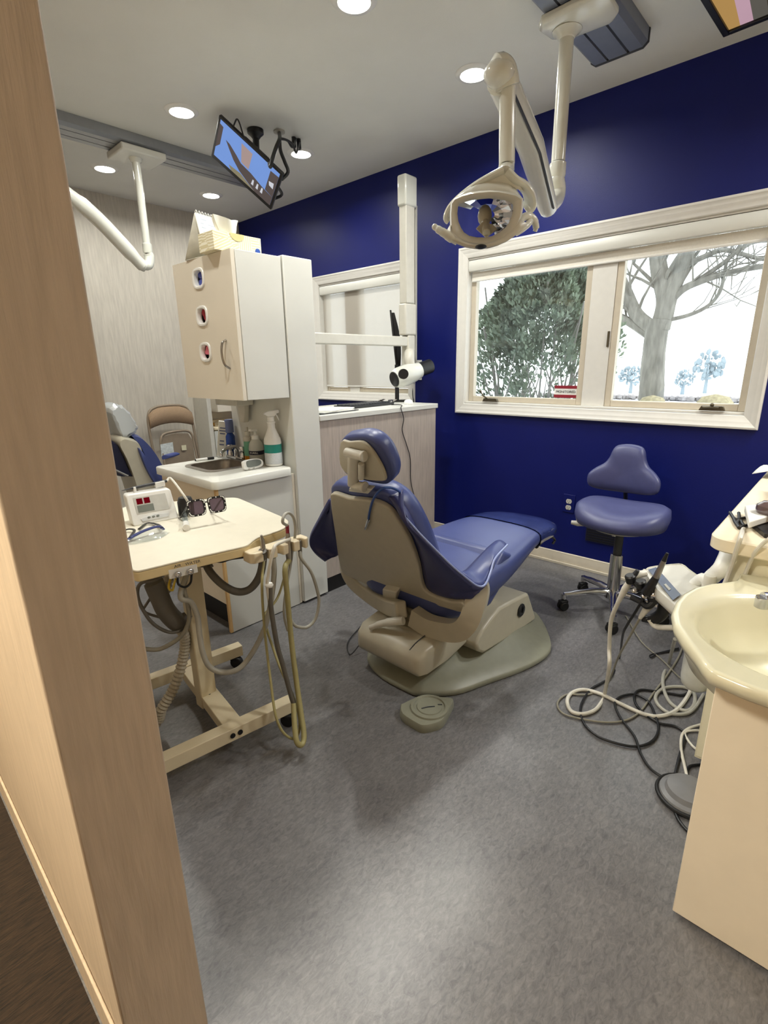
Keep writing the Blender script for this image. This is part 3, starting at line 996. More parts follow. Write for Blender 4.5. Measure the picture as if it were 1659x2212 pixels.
t = thing('tissue_box', 'beige patterned tissue box on top of the wall cabinet', 'tissue box', (1.31, 2.09, 1.665))
b = MB()
b.mm(1.200, 1.428, 2.030, 2.148, 1.6648, 1.737)
b.build('carton', M['tissue_card'], t, bevel=.0015)
b = MB()
b.prism([(1.312 + .034 * math.cos(a), 2.0290, 1.7372 - .028 * math.sin(a)) for a in [PI * k / 10 for k in range(11)]], (0, -.0006, 0))
b.build('perforated_tab', mat('tan_tab', (212, 196, 140), .6), t)
b = MB()
b.prism([(1.408 + .013 * math.cos(a), 2.0290, 1.683 + .012 * math.sin(a)) for a in [2 * PI * k / 16 for k in range(16)]], (0, -.0006, 0))
b.build('logo_disc', mat('logo_blue', (50, 82, 160), .4), t)
b = MB()
rnd = random.Random(4)
rows = []
for i in range(7):
    v_ = i / 6
    row = []
    for k in range(28):
        a = 2 * PI * k / 28
        rx_ = (.040 + .016 * v_) * (1 + .10 * math.sin(5 * a + 3 * v_) + .05 * math.sin(11 * a))
        ry_ = (.016 + .020 * v_) * (1 + .16 * math.sin(4 * a + 2 * v_))
        row.append((1.300 + rx_ * math.cos(a) - .006 * v_, 2.088 + ry_ * math.sin(a), 1.737 + .062 * v_ + .008 * v_ * math.sin(2 * a + 1)))
    rows.append(row)
rows.append([(1.296 + (p[0] - 1.296) * .55, 2.088 + (p[1] - 2.088) * .5, p[2] - .008) for p in rows[-1]])
b.loft(rows, cap=True)
b.build('tissue', M['paper'], t, smooth=60)
t = thing('desk_calendar', 'white tent desk calendar with spiral top behind the tissue box', 'calendar', (1.29, 2.26, 1.665))
A0, A1 = Vector((1.225, 2.325, 1.6655)), Vector((1.395, 2.360, 1.6655))
R0, R1 = Vector((1.252, 2.250, 1.845)), Vector((1.400, 2.285, 1.845))
B0, B1 = Vector((1.236, 2.172, 1.6655)), Vector((1.400, 2.205, 1.6655))
b = MB()
b.poly([A0, A1, R1, R0])
b.poly([B0, B1, A1, A0])
b.poly([R0, R1, B1, B0])
b.build('easel', mat('cream_card', (226, 222, 208), .7), t, solid=.0016)
b = MB()
off = Vector((0, -.004, .002))
b.poly([R0 + off, R1 + off, B1.lerp(R1, .04) + off, B0.lerp(R0, .04) + off])
b.build('page', M['paper'], t, solid=.001)
b = MB()
for i, (fa, fb, wd) in enumerate(((.12, .12, .3), (.22, .22, .8), (.32, .32, .8), (.42, .42, .5), (.52, .52, .7))):
    l0 = R0.lerp(B0, fa); l1 = R1.lerp(B1, fa)
    a_ = l0.lerp(l1, .12) + off * 1.3; c_ = l0.lerp(l1, .12 + .8 * wd) + off * 1.3
    dn = (B0 - R0) * .025
    b.poly([a_, c_, c_ + dn, a_ + dn])
b.build('printed_lines', mat('pale_print', (170, 178, 190), .6), t, smooth=0)
for k in range(9):
    c = R0.lerp(R1, .06 + k * .11)
    b = MB()
    d = (R1 - R0).normalized()
    b.tube([c + Vector((0, .008 * math.cos(a), .004 + .009 * math.sin(a))) for a in [2 * PI * i / 14 for i in range(15)]], .0018, 6)
    b.build('spiral_ring', M['white'], t)

# divider counter
t = thing('divider_counter', 'grey oak fronted divider counter with white top edge and black kick', 'counter', (2.13, 2.15, 0))
MB().mm(PX1 + .001, 2.612, YD, YD + .30, .089, .938).build('front_panel', M['wood_lam'], t, bevel=.001)
MB().mm(PX1 + .003, 2.60, YD + .012, YD + .28, 0.0, .0885).build('kick_board', M['black_kick'], t)
MB().mm(PX1 + .001, 2.622, YD - .010, YD + .50, .939, .967).build('worktop', M['white_lam'], t, bevel=.003)

# things on the divider counter
kbt = t = thing('keyboard', 'black keyboard lying at the edge of the divider counter', 'keyboard', (2.25, 2.1, .968))
kq = [(1.997,2.104,0.968), (2.475,2.129,0.968)]
ka, kb = Vector(kq[0]), Vector(kq[1])
kd = (kb - ka).normalized(); kn = Vector((-kd.y, kd.x, 0))
L_ = .40
b = MB()
b.prism([ka, ka + kd * L_, ka + kd * L_ + kn * .13, ka + kn * .13], (0, 0, .016))
b.build('case', M['black'], t, bevel=.003)
b = MB()
for r_ in range(5):
    for k in range(15):
        p = ka + kd * (.016 + k * .0245) + kn * (.014 + r_ * .022) + Vector((0, 0, .018))
        b.box(p + kd * .011 + kn * .009, (.020, .018, .006), (0, 0, math.atan2(kd.y, kd.x)))
b.build('keys', M['dark'], t)
t = thing('paper_stack', 'white paper sheets on a dark clipboard beside the tall panel', 'papers', (1.80, 2.1, .968))
b = MB()
b.box((1.82, 2.10, .970), (.30, .20, .004), (0, 0, .1))
b.build('clipboard', M['dark'], t)
b = MB()
for k in range(4):
    b.box((1.815 + .012 * k, 2.085 + .006 * k, .9735 + .0025 * k), (.24, .17, .0018), (0, 0, .1 + .08 * k))
b.build('sheets', M['paper'], t)
t = thing('crumpled_wrapper', 'crumpled clear and grey wrapper near the end of the divider counter', 'wrapper', (2.42, 2.16, .968))
b = MB()
rnd = random.Random(9)
for k in range(9):
    p = Vector((2.38 + rnd.uniform(-.06, .06), 2.17 + rnd.uniform(-.03, .03), .985 + rnd.uniform(-.008, .012)))
    q = [p + Vector((rnd.uniform(-.035, .035), rnd.uniform(-.03, .03), rnd.uniform(-.012, .02))) for _ in range(4)]
    for v_ in q:
        v_.z = max(v_.z, .9685)
    b.poly(q)
b.build('film', M['steel'], t, smooth=0)
m = MB()
m.lathe([(.028, 0), (.030, .008), (.024, .022), (.010, .028), (.001, .029)], (2.475, 2.075, .968), 20)
tag(m.build('computer_mouse', M['white']), 'white computer mouse at the right end of the divider counter', 'mouse')
m = MB()
m.tube(spl([(2.30, 2.06, .975), (2.31, 1.99, .975), (2.257,1.949,0.962), (2.288,1.955,0.898), (2.277,1.957,0.831), (2.316,1.958,0.744), (2.350,1.957,0.654), (2.354,1.957,0.523), (2.380,1.956,0.430), (2.425,1.955,0.330), (2.484,1.955,0.223), (2.50, 1.94, .10), (2.53, 1.90, .006), (2.56, 1.80, .006)], 6), .0025, 6)
m.build('cord', M['hose_black'], kbt)

# monitor seen edge-on
t = thing('monitor', 'thin black monitor seen edge-on behind the wall arm', 'monitor', (2.50, 2.25, .967))
A, B_ = Vector((2.640,2.339,1.534)), Vector((2.640,2.290,1.185))
b = MB()
vd = Vector((A.x, A.y, 0)).normalized()
sd = Vector((-vd.y, vd.x, 0))
top, bot = A, B_
c0 = (top + bot) / 2
cpt = [(-.012, 0), (.006, 0), (.020, .25), (.028, .5), (.020, .75), (.006, 1), (-.012, 1)]
upv = (top - bot)
b.prism([bot + upv * h_ - sd * w_ for w_, h_ in cpt], vd * .12)
b.build('back_housing', M['black'], t, bevel=.003)
b = MB()
b.prism([bot + upv * h_ + sd * w_ - vd * .09 for w_, h_ in ((.0122, -.02), (.024, -.02), (.024, 1.02), (.0122, 1.02))], vd * .29)
b.build('screen', M['black'], t, bevel=.002)
b = MB()
base = Vector((c0.x - vd.x * .045, c0.y - vd.y * .045, .9675))
b.cyl(base + Vector((0, 0, .012)), base + Vector((0, 0, .24)), .014)
b.box(base + Vector((0, 0, .006)), (.07, .12, .012), (0, 0, .75))
b.build('stand', M['black'], t, bevel=.002)

# x-ray arm on the wing panel
t = thing('x_ray_arm', 'ivory folding x-ray arm with tube head above the divider counter', 'x-ray machine', (1.70, 2.2, 1.3))
XY = 2.2
MB().mm(PX1 + .001, PX1 + .045, XY - .06, XY + .06, 1.02, 1.50).build('wall_bracket', M['ivory'], t, bevel=.012, seg=3)
MB().mm(PX1 + .0455, 2.60, XY - .022, XY + .022, 1.318, 1.376).build('horizontal_arm', M['ivory'], t, bevel=.006)
b = MB()
b.mm(2.562, 2.672, XY - .030, XY + .030, 1.385, 1.572)
b.build('sleeve', M['ivory'], t, bevel=.01, seg=3)
b = MB()
b.mm(2.572, 2.655, XY - .028, XY + .028, 1.5725, 2.255)
b.build('upper_arm', M['ivory'], t, bevel=.006)
b = MB()
b.mm(2.560, 2.672, XY - .034, XY + .034, 2.11, 2.275)
ob = b.build('arm_cap', M['enamel'], t, bevel=.012, seg=3)
b = MB()
b.mm(2.672, 2.690, XY - .020, XY + .020, 1.10, 2.13)
b.build('cable_channel', M['hose_light'], t, bevel=.003)
b = MB()
b.mm(2.590, 2.660, XY - .028, XY + .028, 1.20, 1.3845)
b.build('lower_post', M['ivory'], t, bevel=.006)
b = MB()
b.tube(spl([(2.615, XY - .02, 1.285), (2.580, XY - .045, 1.275), (2.560, XY - .062, 1.23), (2.572, XY - .066, 1.16)], 6), (.022, .032), 12)
b.build('yoke', M['ivory'], t)
hc = Vector((2.554,2.130,1.148)); he = Vector((2.710,2.100,1.191)); hs = Vector((2.436,2.160,1.117))
ax = (he - hs).normalized()
LL = (he - hs).length
b = MB()
b.lathe([(.012, 0), (.050, .004), (.062, .03), (.066, .09), (.060, .16), (.050, .19), (.050, .205), (.044, .207)], hs, 28, ax)
hd = b.build('tube_head', M['enamel'], t)
b = MB()
b.lathe([(.042, .2075), (.045, .209), (.045, LL + .012), (.038, LL + .014), (.036, LL), (.03, LL - .02)], hs, 28, ax)
b.build('cone', M['black'], t)
b = MB()
kn = Vector((2.395,2.045,1.151))
b.cyl(kn, kn + Vector((.04, .05, .0)) * .35, .030, .030, 24)
b.build('pivot_cap', M['black'], hd)
b = MB()
b.lathe([(.040, -.0035), (.047, .001), (.040, .003)], hs, 24, ax)
b.build('rear_seal', M['black'], hd)

# switch plates near the arm
m = MB()
m.mm(XB - .006, XB - .0006, 2.30, 2.352, 1.10, 1.235)
pl = m.build('wall_plate', M['white'], None, bevel=.002)
tag(pl, 'white wall plate with a black jack beside the far window', 'wall plate')
MB().mm(XB - .012, XB - .0065, 2.312, 2.338, 1.185, 1.215).build('jack', M['black'], pl)
m = MB()
m.tube(spl([(XB - .012, 2.36, 1.10), (XB - .02, 2.368, 1.02), (XB - .02, 2.360, .95), (XB - .03, 2.345, .90), (XB - .03, 2.34, .60), (XB - .03, 2.32, .2), (XB - .06, 2.26, .02), (XB - .10, 2.1, .007), (2.74, 1.96, .007)], 6), .004, 6)
tag(m.build('power_cord', M['hose_black']), 'black power cord running down the blue wall behind the divider end', 'cord')

# outlet
m = MB()
m.mm(XB - .005, XB - .0006, 1.135, 1.205, .335, .445)
op = m.build('wall_outlet', M['blue_plate'] if 'blue_plate' in M else M['blue_wall'], None, bevel=.002)
tag(op, 'double wall outlet with ivory sockets on the blue wall', 'outlet')
for z in (.404, .366):
    m = MB()
    m.prism([(XB - .0052, 1.170 + .017 * math.cos(a), z + max(-.0135, min(.0135, .017 * math.sin(a)))) for a in [2 * PI * k / 20 for k in range(20)]], (-.002, 0, 0))
    s_ = m.build('socket', M['ivory'], op)
    m = MB()
    m.mm(XB - .0078, XB - .0073, 1.1625, 1.1645, z - .003, z + .006)
    m.mm(XB - .0078, XB - .0073, 1.1755, 1.1775, z - .003, z + .006)
    m.mm(XB - .0078, XB - .0073, 1.168, 1.172, z - .011, z - .006)
    m.build('slots', M['dark'], s_)
m = MB()
m.mm(XB - .008, XB - .0006, .872, 1.052, .185, .285)
vp = m.build('wall_grille', M['navy'], None, bevel=.002)
tag(vp, 'dark wall grille low on the blue wall behind the stool', 'grille')
for k in range(6):
    MB().mm(XB - .010, XB - .0082, .88, 1.044, .195 + .015 * k, .201 + .015 * k).build('slat', M['black'], vp)

# ------------------------------------------------------------------ by the back wall
t = thing('folding_chair', 'tan folding chair standing by the far grey wall', 'chair', (1.93, 4.2, 0))
def lateral(x, z, y=4.2):
    return Vector((x, y, z))
b = MB()
b.tube(spl([(1.735, 4.12, 0.0), (1.738, 4.16, .35), (1.735, 4.20, .70), (1.748, 4.215, .84), (1.80, 4.22, .898), (1.92, 4.222, .912), (2.05, 4.22, .898), (2.10, 4.215, .84), (2.115, 4.20, .70), (2.118, 4.16, .35), (2.12, 4.12, 0)], 8), .011, 10)
b.build('frame', M['tan_metal'], t)
b = MB()
rows = []
for i in range(9):
    u_ = i / 8
    zt = .905 - .055 * abs(2 * u_ - 1) ** 3.2
    zb = .735 + .032 * (1 - (2 * u_ - 1) ** 2)
    x_ = 1.742 + (2.108 - 1.742) * u_
    yb = 4.20 + .018 * (1 - (2 * u_ - 1) ** 2)
    rows.append([(x_, yb - .022, zb + .01), (x_, yb - .030, (zb + zt) / 2), (x_, yb - .018, zt - .01), (x_, yb, zt), (x_, yb + .014, zt - .02), (x_, yb + .014, zb + .02), (x_, yb, zb)])
b.loft(rows, cap=True)
b.build('back_pad', M['tan_fabric'], t, smooth=80)
b = MB()
b.tube(spl([(1.79, 4.05, .02), (1.792, 4.10, .30), (1.79, 4.145, .56), (1.80, 4.155, .655), (1.84, 4.16, .69), (1.93, 4.16, .70), (2.03, 4.16, .695), (2.07, 4.155, .655), (2.075, 4.145, .56), (2.08, 4.10, .30), (2.085, 4.05, .02)], 8), .010, 10)
b.build('seat_frame', M['tan_metal'], t)
b = MB()
b.prism([(1.80, 4.135, .30), (2.07, 4.135, .30), (2.065, 4.155, .62), (2.04, 4.158, .672), (1.93, 4.16, .684), (1.83, 4.158, .672), (1.80, 4.155, .62)], (0, .012, 0))
sp_ = b.build('seat_panel', M['tan_metal'], t, bevel=.003)
b = MB()
b.poly([(1.777,4.132,0.612), (1.883,4.132,0.619), (1.883,4.132,0.503), (1.776,4.132,0.498)])
b.build('paper_sticker', mat('printed_sticker', (200, 206, 204), .7, vary=.18, scale=60), sp_, smooth=0)
b = MB()
b.poly([(1.954,4.132,0.583), (1.995,4.132,0.582), (1.994,4.132,0.539), (1.953,4.132,0.540)])
b.build('square_sticker', mat('cream_sticker', (214, 208, 176), .7), sp_, smooth=0)
for x in (1.735, 2.12, 1.79, 2.085):
    MB().cyl((x, 4.12 if x in (1.735, 2.12) else 4.05, 0), (x, 4.12 if x in (1.735, 2.12) else 4.05, .025), .014).build('foot', M['black'], t)

t = thing('sink_console', 'cream wall console with open niche and sink ledge on the far wall', 'console', (2.48, 4.35, 0))
MB().mm(2.262, 2.30, 4.20, YF - .002, 0, .955).build('side_panel', M['ivory'], t, bevel=.002)
MB().mm(2.302, 2.66, 4.41, YF - .002, .10, .955).build('back_board', M['warm_lam'], t)
MB().mm(2.355, 2.66, 4.19, 4.409, .825, .955).build('upper_box', M['warm_lam'], t, bevel=.003)
b = MB()
b.prism([(2.310, 4.409, .665), (2.66, 4.409, .665), (2.66, 4.06, .665), (2.44, 4.06, .665), (2.315, 4.22, .665)], (0, 0, .028))
b.prism([(2.310, 4.409, .693), (2.66, 4.409, .693), (2.66, 4.38, .693), (2.31, 4.38, .693)], (0, 0, .05))
b.build('ledge', M['cream_plastic'], t, bevel=.006)
MB().mm(2.302, 2.40, 4.19, 4.20, .02, .66).build('grey_door', mat('pale_grey_door', (196, 198, 192), .5), t)
MB().mm(2.405, 2.64, 4.12, 4.408, .03, .664).build('lower_cabinet', M['cream_lam'], t, bevel=.003)
b = MB()
b.ball((2.60, 4.26, .735), .022, n=12)
b.tube(spl([(2.60, 4.28, .694), (2.60, 4.28, .75), (2.60, 4.22, .77), (2.60, 4.18, .75)], 5), .008)
b.build('tap', M['chrome'], t)
b = MB()
b.lathe([(.012, 0), (.010, .02), (.014, .03), (.002, .034)], (2.36, 4.30, .694), 12)
b.build('brass_knob', mat('brass', (170, 130, 70), .3, metal=.8), t)
# ------------------------------------------------------------------ main dental chair
dc = thing('dental_chair', 'blue vinyl dental chair with beige shell back and olive grey base plate', 'dental chair', (1.70, 1.17, 0))
NV = Vector((1, 0, .5)).normalized()          # normal of the back plane, towards the sitter
def bp(y, z, off=0.0):
    return Vector((1.588 - .5 * z, y, z)) + NV * off
def smooth_loop(pts, n=5):
    P = [Vector(p) for p in pts]
    m = len(P)
    out = []
    for i in range(m):
        a, b_, c, d = P[i - 1], P[i], P[(i + 1) % m], P[(i + 2) % m]
        for k in range(n):
            t_ = k / n
            out.append(0.5 * ((2 * b_) + (c - a) * t_ + (2 * a - 5 * b_ + 4 * c - d) * t_ * t_ + (3 * b_ - a - 3 * c + d) * t_ ** 3))
    return out
SH = [(1.393, .730), (1.375, .755), (1.345, .763), (1.276, .758), (1.194, .766), (1.133, .768), (1.085, .75), (1.064, .71), (1.052, .663), (1.047, .613), (1.053, .521), (1.076, .41), (1.04, .383), (.96, .384), (.905, .402), (.905, .352), (1.04, .334), (1.16, .312), (1.28, .292), (1.36, .288), (1.48, .306), (1.565, .312), (1.563, .36), (1.53, .44), (1.48, .545), (1.428, .66)]
def prof_loft(b, loop, steps):
    c = sum((Vector(p) for p in loop), Vector()) / len(loop)
    b.loft([[c + (Vector(p) - c) * s + NV * o for p in loop] for o, s in steps])
loop = smooth_loop([bp(y, z) for y, z in SH], 3)
b = MB()
b.prism(loop, -NV * .022)
b.build('back_shell', M['beige_shell'], dc, bevel=.006, seg=3)
PAD = [(1.43, .66), (1.413, .73), (1.383, .773), (1.33, .789), (1.25, .790), (1.17, .797), (1.11, .792), (1.06, .764), (1.032, .71), (1.018, .62), (1.018, .52), (1.03, .43), (1.10, .385), (1.25, .375), (1.42, .378), (1.51, .41), (1.505, .50), (1.465, .58)]
loop = smooth_loop([bp(y, z) for y, z in PAD], 3)
b = MB()
prof_loft(b, loop, [(.001, .955), (.006, .99), (.030, 1.005), (.062, .985), (.085, .93), (.094, .80), (.092, .45), (.088, .1)])
b.build('back_cushion', M['vinyl'], dc, smooth=80)
# head rest
hp = [V(p) for p in [(1.092,1.201,0.966),(1.089,1.159,0.970),(1.087,1.099,0.976),(1.098,1.069,0.953),(1.121,1.053,0.906),(1.143,1.054,0.863),(1.152,1.075,0.845),(1.155,1.170,0.839),(1.151,1.235,0.847),(1.131,1.251,0.886)]]
b = MB()
loop = smooth_loop(hp, 3)
b.prism(loop, NV * .012)
b.build('headrest_plate', M['beige_shell'], dc, bevel=.003)
hc_ = [V(p) for p in [(1.117,1.237,0.941),(1.101,1.204,0.973),(1.095,1.160,0.986),(1.091,1.101,0.993),(1.096,1.059,0.983),(1.110,1.034,0.956),(1.131,1.027,0.914),(1.154,1.035,0.868),(1.169,1.063,0.838),(1.174,1.096,0.827),(1.175,1.174,0.826),(1.172,1.255,0.833),(1.150,1.274,0.876)]]
loop = smooth_loop(hc_, 3)
b = MB()
prof_loft(b, loop, [(.0005, .90), (.004, .99), (.022, 1.02), (.042, 1.015), (.056, .95), (.066, .76), (.069, .4), (.068, .08)])
b.build('headrest_cushion', M['vinyl'], dc, smooth=80)
b = MB()
b.tube([(1.088,1.170,0.938), (1.091,1.098,0.932)], .016, 14)
b.tube([(1.091,1.100,0.932), (1.091,1.092,0.932)], .018, 16)
b.tube([(1.092,1.141,0.930), (1.150,1.208,0.814)], (.012, .020), 12)
b.tube([(1.107,1.123,0.905), (1.136,1.155,0.846)], (.010, .011), 10)
b.tube([(1.152,1.209,0.813), (1.152,1.159,0.814)], .017, 14)
b.tube([(1.151,1.163,0.816), (1.152,1.153,0.814)], .019, 16)
b.build('headrest_bracket', M['ivory'], dc, bevel=.002)
b = MB()
b.prism([(1.167,1.247,0.794), (1.159,1.158,0.808), (1.159,1.131,0.808), (1.170,1.159,0.787), (1.174,1.258,0.779)], NV * .022)
b.build('bracket_plate', M['ivory'], dc, bevel=.002)
# bib clip lives on the chair but is a loose thing
bc_ = thing('bib_clip', 'blue bib cord with a silver alligator clip draped over the chair back', 'bib clip', (1.22, 1.1, .75))
b = MB()
b.tube(spl([(1.334,1.141,0.732), (1.289,1.111,0.767), (1.208,1.055,0.806), (1.171,1.054,0.824), (1.144,1.064,0.826), (1.149,1.097,0.803), (1.175,1.145,0.760), (1.201,1.184,0.712), (1.217,1.206,0.679)], 8), .0042, 8)
b.build('cord', mat('bib_cord_blue', (44, 78, 150), .45), bc_)
b = MB()
b.tube([(1.216,1.205,0.681), (1.223,1.215,0.667), (1.238,1.240,0.637), (1.246,1.254,0.622)], [.004, .006, .005, .0025], 8)
b.tube([(1.217,1.199,0.675), (1.225,1.219,0.659)], .0025, 6)
b.build('clip', M['chrome'], bc_)

# wings running into the arm rests
def patch(A, B, bulge, nu=24, nv=8):
    A2, B2 = spl(A, 6), spl(B, 6)
    rows = []
    m = min(len(A2), len(B2))
    for i in range(m):
        a, c = A2[i], B2[i]
        rows.append([a.lerp(c, k / nv) + V(bulge) * math.sin(PI * k / nv) for k in range(nv + 1)])
    return rows
A = [bp(1.12, .775, .02), bp(1.062, .745, .02), bp(1.040, .663, .012), bp(1.040, .56, .004), bp(1.058, .45, .0), bp(1.06, .392, .0), bp(.98, .388, .0), (1.405, .905, .405)]
B = [bp(1.07, .775, .05), (1.189,1.010,0.727), (1.230,0.965,0.656), (1.303,0.915,0.559), (1.351,0.885,0.505), (1.395,0.860,0.463), (1.414,0.855,0.458), (1.431,0.850,0.457)]
rows = patch(A, B, (-.020, -.012, -.006))
b = MB()
b.loft(rows, cap=False, closed=False)
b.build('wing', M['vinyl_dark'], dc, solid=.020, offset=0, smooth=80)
AL = [bp(1.40, .74, .02), bp(1.44, .66, .01), bp(1.475, .57, .0), bp(1.50, .50, .0), bp(1.52, .44, .0)]
BL = [(1.260,1.459,0.690), (1.270,1.542,0.599), (1.270,1.613,0.501), (1.280,1.609,0.442), (1.310,1.562,0.401)]
rows = patch(AL, BL, (.02, .015, -.010))
b = MB()
b.loft(rows, cap=False, closed=False)
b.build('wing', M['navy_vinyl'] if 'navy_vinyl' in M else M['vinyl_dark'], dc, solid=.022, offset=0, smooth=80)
# arm rests: outer flap with piping
inn = [(1.388,0.945,0.499), (1.449,0.950,0.478), (1.539,0.955,0.499), (1.636,0.965,0.516), (1.699,0.972,0.520)]
out = [(1.371,0.862,0.476), (1.424,0.850,0.459), (1.490,0.865,0.483), (1.545,0.880,0.514), (1.675,0.905,0.525)]
b = MB()
rows = []
I2, O2 = spl(inn, 5), spl(out, 5)
for a_, c_ in zip(I2, O2):
    rows.append([a_.lerp(c_, k / 6) + Vector((0, 0, .012 * math.sin(PI * k / 6))) for k in range(7)])
b.loft(rows, cap=False, closed=False)
b.build('armrest', M['vinyl'], dc, solid=.016, offset=-1, smooth=80)
b = MB()
b.tube(spl([(1.187,1.008,0.728), (1.226,0.962,0.658), (1.299,0.912,0.562), (1.346,0.882,0.508), (1.390,0.857,0.465), (1.425,0.847,0.460), (1.485,0.862,0.485), (1.539,0.877,0.517), (1.670,0.902,0.527)], 6), .004, 8)
b.build('piping', mat('pale_blue_piping', (140, 152, 196), .3), dc)
# mirror arm rest on the far side
b = MB()
rows = [[Vector((p.x, 2.37 - p.y, p.z)) for p in r_] for r_ in [[a_.lerp(c_, k / 6) + Vector((0, 0, .012 * math.sin(PI * k / 6))) for k in range(7)] for a_, c_ in zip(I2, O2)]]
b.loft(rows, cap=False, closed=False)
b.build('armrest', M['vinyl'], dc, solid=.016, offset=-1, smooth=80)

# seat and leg rest
def section(x, yc, hw, zt, zb, n=26, p=3.2, crown=.0):
    out_ = []
    zc, hh = (zt + zb) / 2, (zt - zb) / 2
    for k in range(n):
        a = 2 * PI * k / n
        ca, sa = math.cos(a), math.sin(a)
        y = yc + hw * math.copysign(abs(ca) ** (2 / p), ca)
        z = zc + hh * math.copysign(abs(sa) ** (2 / p), sa)
        out_.append((x, y, z))
    return out_
SEC = [(1.395, 1.205, .17, .355, .285), (1.415, 1.205, .225, .390, .262), (1.46, 1.205, .262, .420, .252), (1.56, 1.20, .276, .440, .268), (1.70, 1.19, .272, .452, .300), (1.85, 1.18, .250, .462, .336), (2.0, 1.17, .222, .472, .372), (2.10, 1.165, .205, .474, .380), (2.20, 1.16, .196, .468, .378), (2.27, 1.155, .180, .458, .372), (2.32, 1.15, .155, .447, .373), (2.36, 1.15, .11, .435, .378), (2.375, 1.15, .05, .42, .388)]
def interp(S, n=4):
    P = spl([(s[0], s[1], s[2]) for s in S], n)
    Q = spl([(s[3], s[4], 0) for s in S], n)
    return [(p.x, p.y, p.z, q.x, q.y) for p, q in zip(P, Q)]
b = MB()
b.loft([section(*s) for s in interp(SEC)])
b.build('seat_cushion', M['vinyl'], dc, smooth=80)
b = MB()
cov = [(s[0], s[1], s[2] + .006, s[3] + .005, s[4] - .005) for s in interp(SEC) if s[0] > 2.06]
cov += [(2.383, 1.15, .03, .415, .402)]
b.loft([section(*s) for s in cov], cap=False)
M['foot_film'] = mat('glossy_navy_film', (48, 58, 106), .14, vary=.25, scale=14, coat=.6, bump=.5, bscale=22)
b.build('foot_cover', M['foot_film'], dc, smooth=80)
b = MB()
b.tube(spl([(2.22, 1.0, .40), (2.26, .985, .385), (2.30, .985, .36), (2.29, .99, .34)], 5), .006, 6)
b.tube([(2.10, .985, .378), (2.36, 1.03, .378)], .008, 8)
b.build('under_bar', M['dark'], dc)
b = MB()
b.prism([(1.606,0.945,0.258), (1.648,0.945,0.263), (1.787,0.945,0.355), (1.834,0.945,0.424), (1.729,0.945,0.475), (1.604,0.945,0.371)], (0, .50, 0))
b.build('seat_side', M['vinyl'], dc, bevel=.02, seg=3)

# arm frame under the seat
b = MB()
b.tube(spl([(1.363,1.120,0.270), (1.368,1.040,0.253), (1.376,0.930,0.271), (1.387,0.885,0.314), (1.410,0.875,0.373), (1.438,0.880,0.424), (1.441,0.890,0.444)], 6), (.052, .034), 4, ref=(0, 0, 1), rot=PI / 4)
b.build('arm_frame', M['beige_shell'], dc, bevel=.014, seg=3, smooth=60)
b = MB()
b.tube(spl([(1.330,1.150,0.297), (1.382,1.270,0.257), (1.432,1.420,0.240), (1.442,1.530,0.270), (1.436,1.560,0.325), (1.448,1.570,0.381)], 6), (.048, .034), 4, ref=(0, 0, 1), rot=PI / 4)
b.build('arm_frame', M['beige_shell'], dc, bevel=.014, seg=3, smooth=60)
b = MB()
b.prism([(1.367,1.286,0.330), (1.361,1.205,0.343), (1.401,1.249,0.248), (1.408,1.325,0.235)], NV * .05)
b.build('latch_cover', M['ivory'], dc, bevel=.004)
b = MB()
b.prism([(1.387,1.285,0.273), (1.384,1.252,0.279), (1.393,1.262,0.262), (1.396,1.295,0.256)], NV * .002)
b.build('latch_slot', M['dark'], dc)
b = MB()
b.tube(spl([(1.305,1.120,0.272), (1.292,1.160,0.259), (1.281,1.210,0.238), (1.266,1.260,0.208)], 6), [.016, .017, .014, .011], 12)
b.build('swivel_lever', M['ivory'], dc)
b = MB()
b.lathe([(.105, 0), (.105, .055), (.095, .062), (.09, .10)], (1.50, 1.155, .185), 32)
b.build('swivel_drum', M['beige_shell'], dc, bevel=.004)
b = MB()
b.tube([(1.47 + .12 * math.cos(a), 1.155 + .12 * math.sin(a), .206) for a in [2 * PI * k / 32 for k in range(33)]], .014, 10)
b.build('swivel_collar', M['beige_shell'], dc)

# lift housing
def ring4(x, y0_, y1_, z0_, z1_, r, n=5):
    out_ = []
    for cy_, cz_, a0 in ((y1_ - r, z1_ - r, 0), (y0_ + r, z1_ - r, PI / 2), (y0_ + r, z0_ + r * .5, PI), (y1_ - r, z0_ + r * .5, 1.5 * PI)):
        for k in range(n + 1):
            a = a0 + PI / 2 * k / n
            out_.append((x, cy_ + r * math.cos(a), cz_ + (r if a0 < PI else r * .5) * math.sin(a)))
    return out_
b = MB()
b.loft([ring4(1.245, 1.02, 1.30, .125, .170, .012), ring4(1.255, 1.000, 1.320, .103, .188, .020), ring4(1.29, .990, 1.332, .098, .208, .024), ring4(1.40, .982, 1.340, .105, .222, .028), ring4(1.55, .978, 1.345, .130, .262, .036), ring4(1.70, .985, 1.340, .170, .330, .036), ring4(1.76, .995, 1.33, .20, .36, .03)])
b.build('lift_housing', M['beige_shell'], dc, smooth=60)
b = MB()
b.tube(spl([(1.262, 1.055, .192), (1.30, 1.05, .212), (1.36, 1.047, .222)], 5), .0022, 6)
b.build('housing_seam', M['dark'], dc)

